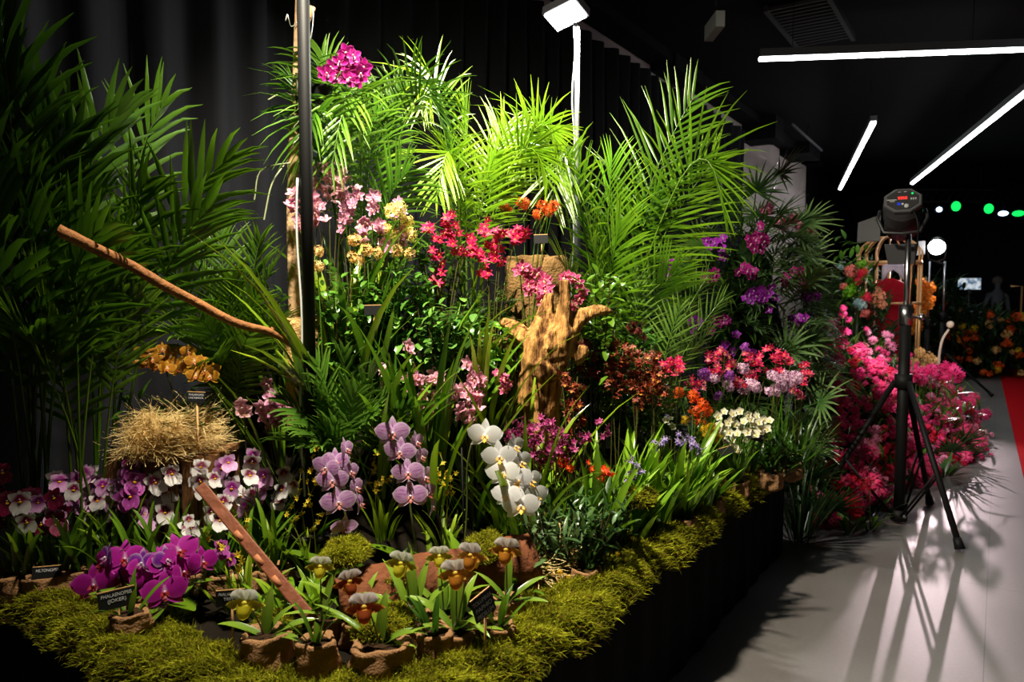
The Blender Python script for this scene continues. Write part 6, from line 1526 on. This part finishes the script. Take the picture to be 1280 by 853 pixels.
# golden birdcage
gc = at(1110, 365, 9.4); gc.z = 0
t = thing('golden_birdcage', 'large open golden birdcage with domed top in the background', 'cage', gc)
zr = at(1110, 329, 9.4).z; zt = at(1110, 296, 9.4).z; zl = at(1110, 379, 9.4).z; rc = .36
def ring(z, r, th):
    m = M(); m.tube([Vector((r * math.cos(2 * PI * k / 28), r * math.sin(2 * PI * k / 28), z)) for k in range(29)], th, 6, cap=False); return m
for z, th in ((zr, .022), (zl, .016), (.25, .02)): part('hoop', ring(z, rc, th), GOLD, t)
for k in range(16):
    a = 2 * PI * k / 16 + .1
    d = Vector((math.cos(a), math.sin(a), 0))
    if d.dot(-FW) > .75: continue
    m = M(); m.tube([d * rc + UP * .05, d * rc + UP * zr], .011 if k % 4 else .019, 6); part('bar', m, GOLD, t)
    m = M(); m.tube(spline([d * rc + UP * zr, d * (rc * 1.0) + UP * (zr + (zt - zr) * .45), d * (rc * .6) + UP * (zr + (zt - zr) * .88), UP * zt + d * .03], 4), .011, 6); part('dome_rib', m, GOLD, t)
m = M(); m.tube([Vector((0, 0, 0)), Vector((0, 0, .06))], rc + .04, 28); part('base', m, GOLD, t)
# seat of red velvet inside and orange garland
rs_ = gc + FW * .06; t = thing('red_velvet_seat', 'high-backed red velvet seat inside the golden birdcage', 'chair', (rs_.x, rs_.y, .06))
zs = at(1118, 348, 9.4).z - .06
m = M(); rows = []
for z, w_ in ((.05, .26), (.5, .27), (.9, .27), (zs - .2, .26), (zs - .05, .2), (zs, .06)):
    rows.append([RT * (.07 + w_ * math.cos(a)) + FW * (.09 * math.sin(a) + .08) + UP * z for a in [2 * PI * k / 16 for k in range(16)]])
m.grid(rows, [(.3, 0, 0)] * 6, close=True); part('backrest', m, REDVELVET, t)
m = M(); m.box(RT * .07 - FW * .1 + UP * .42, (.36, .44, .14), Matrix((FW, RT * -1, UP)).transposed()); sb_ = part('seat', m, REDVELVET, t)
sb_.modifiers.new('soft', 'BEVEL').width = .04
for sx in (-1, 1):
    for sy in (-1, 1):
        m = M(); q = RT * (.07 + sx * .18) + FW * (-.1 + sy * .15); m.tube([q, q + UP * .36], .02, 8); part('leg', m, GOLD, t)
og = at(1150, 365, 9.5); og.z = 0; t = thing('orange_garland', 'hanging amber flower garland at the right side of the birdcage', 'garland', og)
AMB = [fl_ball(S(214, 120, 30), S(236, 160, 60), BG) for _ in range(2)]
for k in range(46):
    q = k / 45; p = RT * (.02 + .06 * math.sin(q * 5) + BG.gauss(0, .035)) + FW * BG.gauss(0, .03) + UP * (at(1150, 352 + 62 * q, 9.5).z)
    flower_obj(t, AMB[k % 2], p + og, og, .12, .3, rnd=BG, name='flower_head')
m = M(); m.tube([Vector((0, 0, 0)), UP * at(1150, 350, 9.5).z], .02, 6); part('post', m, GOLD, t)
p = at(1117, 336, 9.3); t = thing('white_drape', 'pale lilac cloth swag tied under the birdcage hoop', 'cloth', p)
m = M(); rows = []
for i in range(8):
    q = i / 7; rows.append([RT * (-.14 + .28 * q) + UP * (zr - p.z - .02 - v * (.05 + .16 * abs(2 * q - 1))) + FW * (.02 * math.sin(q * 20 + v * 3)) for v in (0, .33, .66, 1)])
m.grid(rows, [(.5, .45, .5)] * 8); so = part('swag', m, plain('lilac_chiffon', S(190, 180, 196), .9), t)
so.modifiers.new('thickness', 'SOLIDIFY').thickness = .01

# truss with coloured lamps
HZ = at(1200, 262, 15).z
ta, tb_ = at(1120, 256, 15), at(1330, 256, 15)
t = thing('lighting_truss', 'dark overhead truss carrying the small coloured lamps', 'truss', (ta + tb_) / 2); cen = (ta + tb_) / 2
for dz in (.06, .3):
    m = M(); m.tube([ta - cen + UP * dz, tb_ - cen + UP * dz], .025, 6); part('chord', m, BLACKMETAL, t)
m = M()
for k in range(20): m.tube([(ta - cen).lerp(tb_ - cen, k / 20) + UP * .06, (ta - cen).lerp(tb_ - cen, (k + 1) / 20) + UP * .3], .012, 5)
part('lattice', m, BLACKMETAL, t)
for q in (.1, .5, .9):
    m = M(); m.tube([(ta - cen).lerp(tb_ - cen, q) + UP * .3, (ta - cen).lerp(tb_ - cen, q) * 1 + UP * (ZC - cen.z)], .01, 5); part('hanger', m, BLACKMETAL, t)
for (px, py, sx, sz, col, cn, lab) in ((1149, 263, .06, .05, S(20, 230, 90), 'g', 'green truss lamp touching the nearest lamp head'), (1174, 262, .055, .05, S(190, 215, 255), 'w', 'blue-white truss lamp, left one'), (1195, 258, .085, .1, S(20, 230, 90), 'g', 'green truss lamp between the two blue-white ones, left'), (1236, 261, .085, .1, S(20, 230, 90), 'g', 'green truss lamp between the two blue-white ones, right'), (1254, 267, .09, .05, S(190, 215, 255), 'w', 'blue-white truss lamp, right one'), (1273, 267, .11, .06, S(20, 230, 90), 'g', 'green truss lamp closest to the right edge')):
    p = at(px, py, 14.9); t = thing('truss_lamp', lab, 'lamp', p, None); n = (EYE - p).normalized(); O3 = orient(n, UP)
    m = M(); m.tube([(0, 0, -.28), (0, 0, -.02), (0, 0, 0)], [.06, .09, .1], 12); part('housing', m, DARKPLASTIC, t, True, O3)
    m = M(); m.ball((0, 0, .005), 1, 12, 8, sc=(sx, sz, .03)); part('lens', m, glow('truss_lens_' + cn, col, 1.6 if cn == 'g' else 5), t, True, O3)
    m = M(); m.tube([(0, 0, -.0), Vector((0, 0, tb_.z + .06 - p.z))], .012, 5); part('clamp', m, BLACKMETAL, t)
# screen on a table, person, pole
sp_ = at(1212, 355, 14.2); t = thing('display_screen', 'small lit screen glowing white and blue in the far background', 'screen', sp_)
O4 = orient(-FW, UP)
m = M(); m.box((0, 0, -.02), (.47, .25, .03)); part('case', m, DARKPLASTIC, t, False, O4)
def screen_mat():
    m, nt, b, o = newmat('screen_picture'); tc = nt.nodes.new('ShaderNodeTexCoord'); n = nt.nodes.new('ShaderNodeTexNoise'); n.inputs['Scale'].default_value = 9
    nt.links.new(tc.outputs['Object'], n.inputs['Vector']); r = nt.nodes.new('ShaderNodeValToRGB')
    r.color_ramp.elements[0].position = .4; r.color_ramp.elements[0].color = (*S(90, 120, 150), 1); r.color_ramp.elements[1].position = .6; r.color_ramp.elements[1].color = (*S(220, 230, 236), 1)
    nt.links.new(n.outputs['Fac'], r.inputs['Fac']); e = nt.nodes.new('ShaderNodeEmission'); nt.links.new(r.outputs['Color'], e.inputs['Color']); e.inputs['Strength'].default_value = .8; nt.links.new(e.outputs[0], o.inputs['Surface']); return m
m = M(); m.box((0, 0, -.003), (.44, .22, .004)); part('panel', m, screen_mat(), t, False, O4)
m = M(); m.tube([(0, 0, -.1), (0, 0, -sp_.z)], .025, 8); m.tube([(0, 0, .01 - sp_.z), (0, 0, .03 - sp_.z)], .2, 14); part('stand', m, DARKPLASTIC, t)

pc = at(1247, 365, 15.5); pc.z = 0
t = thing('person', 'person in a grey top standing in the far right background', 'person', pc)
bm_v = [(0, 0, .92), (0, 0, 1.12), (0, 0, 1.32), (0, 0, 1.46), (0, 0, 1.56), (0, 0, 1.66), (0, 0, 1.76),
        (.19, 0, 1.42), (.25, .02, 1.16), (.2, -.12, .98), (-.19, 0, 1.42), (-.26, .02, 1.16), (-.22, -.1, .95),
        (.1, 0, .88), (.11, -.01, .48), (.11, .02, .08), (.12, -.12, .04), (-.1, 0, .88), (-.11, -.01, .48), (-.11, .02, .08), (-.12, -.12, .04)]
bm_e = [(0, 1), (1, 2), (2, 3), (3, 4), (4, 5), (5, 6), (3, 7), (7, 8), (8, 9), (3, 10), (10, 11), (11, 12), (0, 13), (13, 14), (14, 15), (15, 16), (0, 17), (17, 18), (18, 19), (19, 20)]
rad = [.15, .14, .16, .11, .055, .085, .08, .07, .05, .04, .07, .05, .04, .09, .06, .045, .04, .09, .06, .045, .04]
me = bpy.data.meshes.new('body'); me.from_pydata([RT * a + FW * b + UP * c for a, b, c in bm_v], bm_e, [])
me.materials.append(plain('grey_knit_top', S(70, 74, 80), .9))
bo = put('body', me, t); sk = bo.modifiers.new('skin', 'SKIN'); sk.use_smooth_shade = True
for v, r_ in zip(me.skin_vertices[0].data, rad): v.radius = (r_, r_ * .75)
me.skin_vertices[0].data[0].use_root = True
bo.modifiers.new('smooth', 'SUBSURF').levels = 1; bo.modifiers['smooth'].render_levels = 2
m = M(); m.ball(UP * 1.74 + FW * .015, .105, 12, 8, sc=(1, 1, .95)); part('hair', m, plain('grey_hair', S(70, 64, 60), .8), t)
m = M(); m.tube([Vector((0, 0, 0)), UP * .0 + Vector((0, 0, 1.45))], .02, 8)
p = at(1277, 365, 13.6); p.z = 0; t = thing('gold_frame_post', 'thin golden frame post at the right edge of the background', 'post', p)
m = M(); m.tube([Vector((0, 0, 0)), UP * at(1277, 358, 13.6).z, RT * -.2 + UP * at(1277, 358, 13.6).z], .02, 6); part('bar', m, GOLD, t)
# pale hose rising behind the pink crest
p0 = at(1176, 470, 7.0)
o = M(); o.tube(spline([at(1173, 468, 7) - p0, at(1174, 445, 7) - p0, at(1178, 425, 7) - p0, at(1186, 412, 7) - p0], 5), .012, 7); o.ball(at(1188, 406, 7) - p0, .035, 8, 6)
ho = put('hose_microphone', o.mesh('gooseneck_microphone', plain('beige_foam', S(196, 176, 160), .8))); ho.name = 'gooseneck_microphone'; ho.location = p0; tag(ho, 'pale bent gooseneck with round tip above the pink crest', 'microphone')
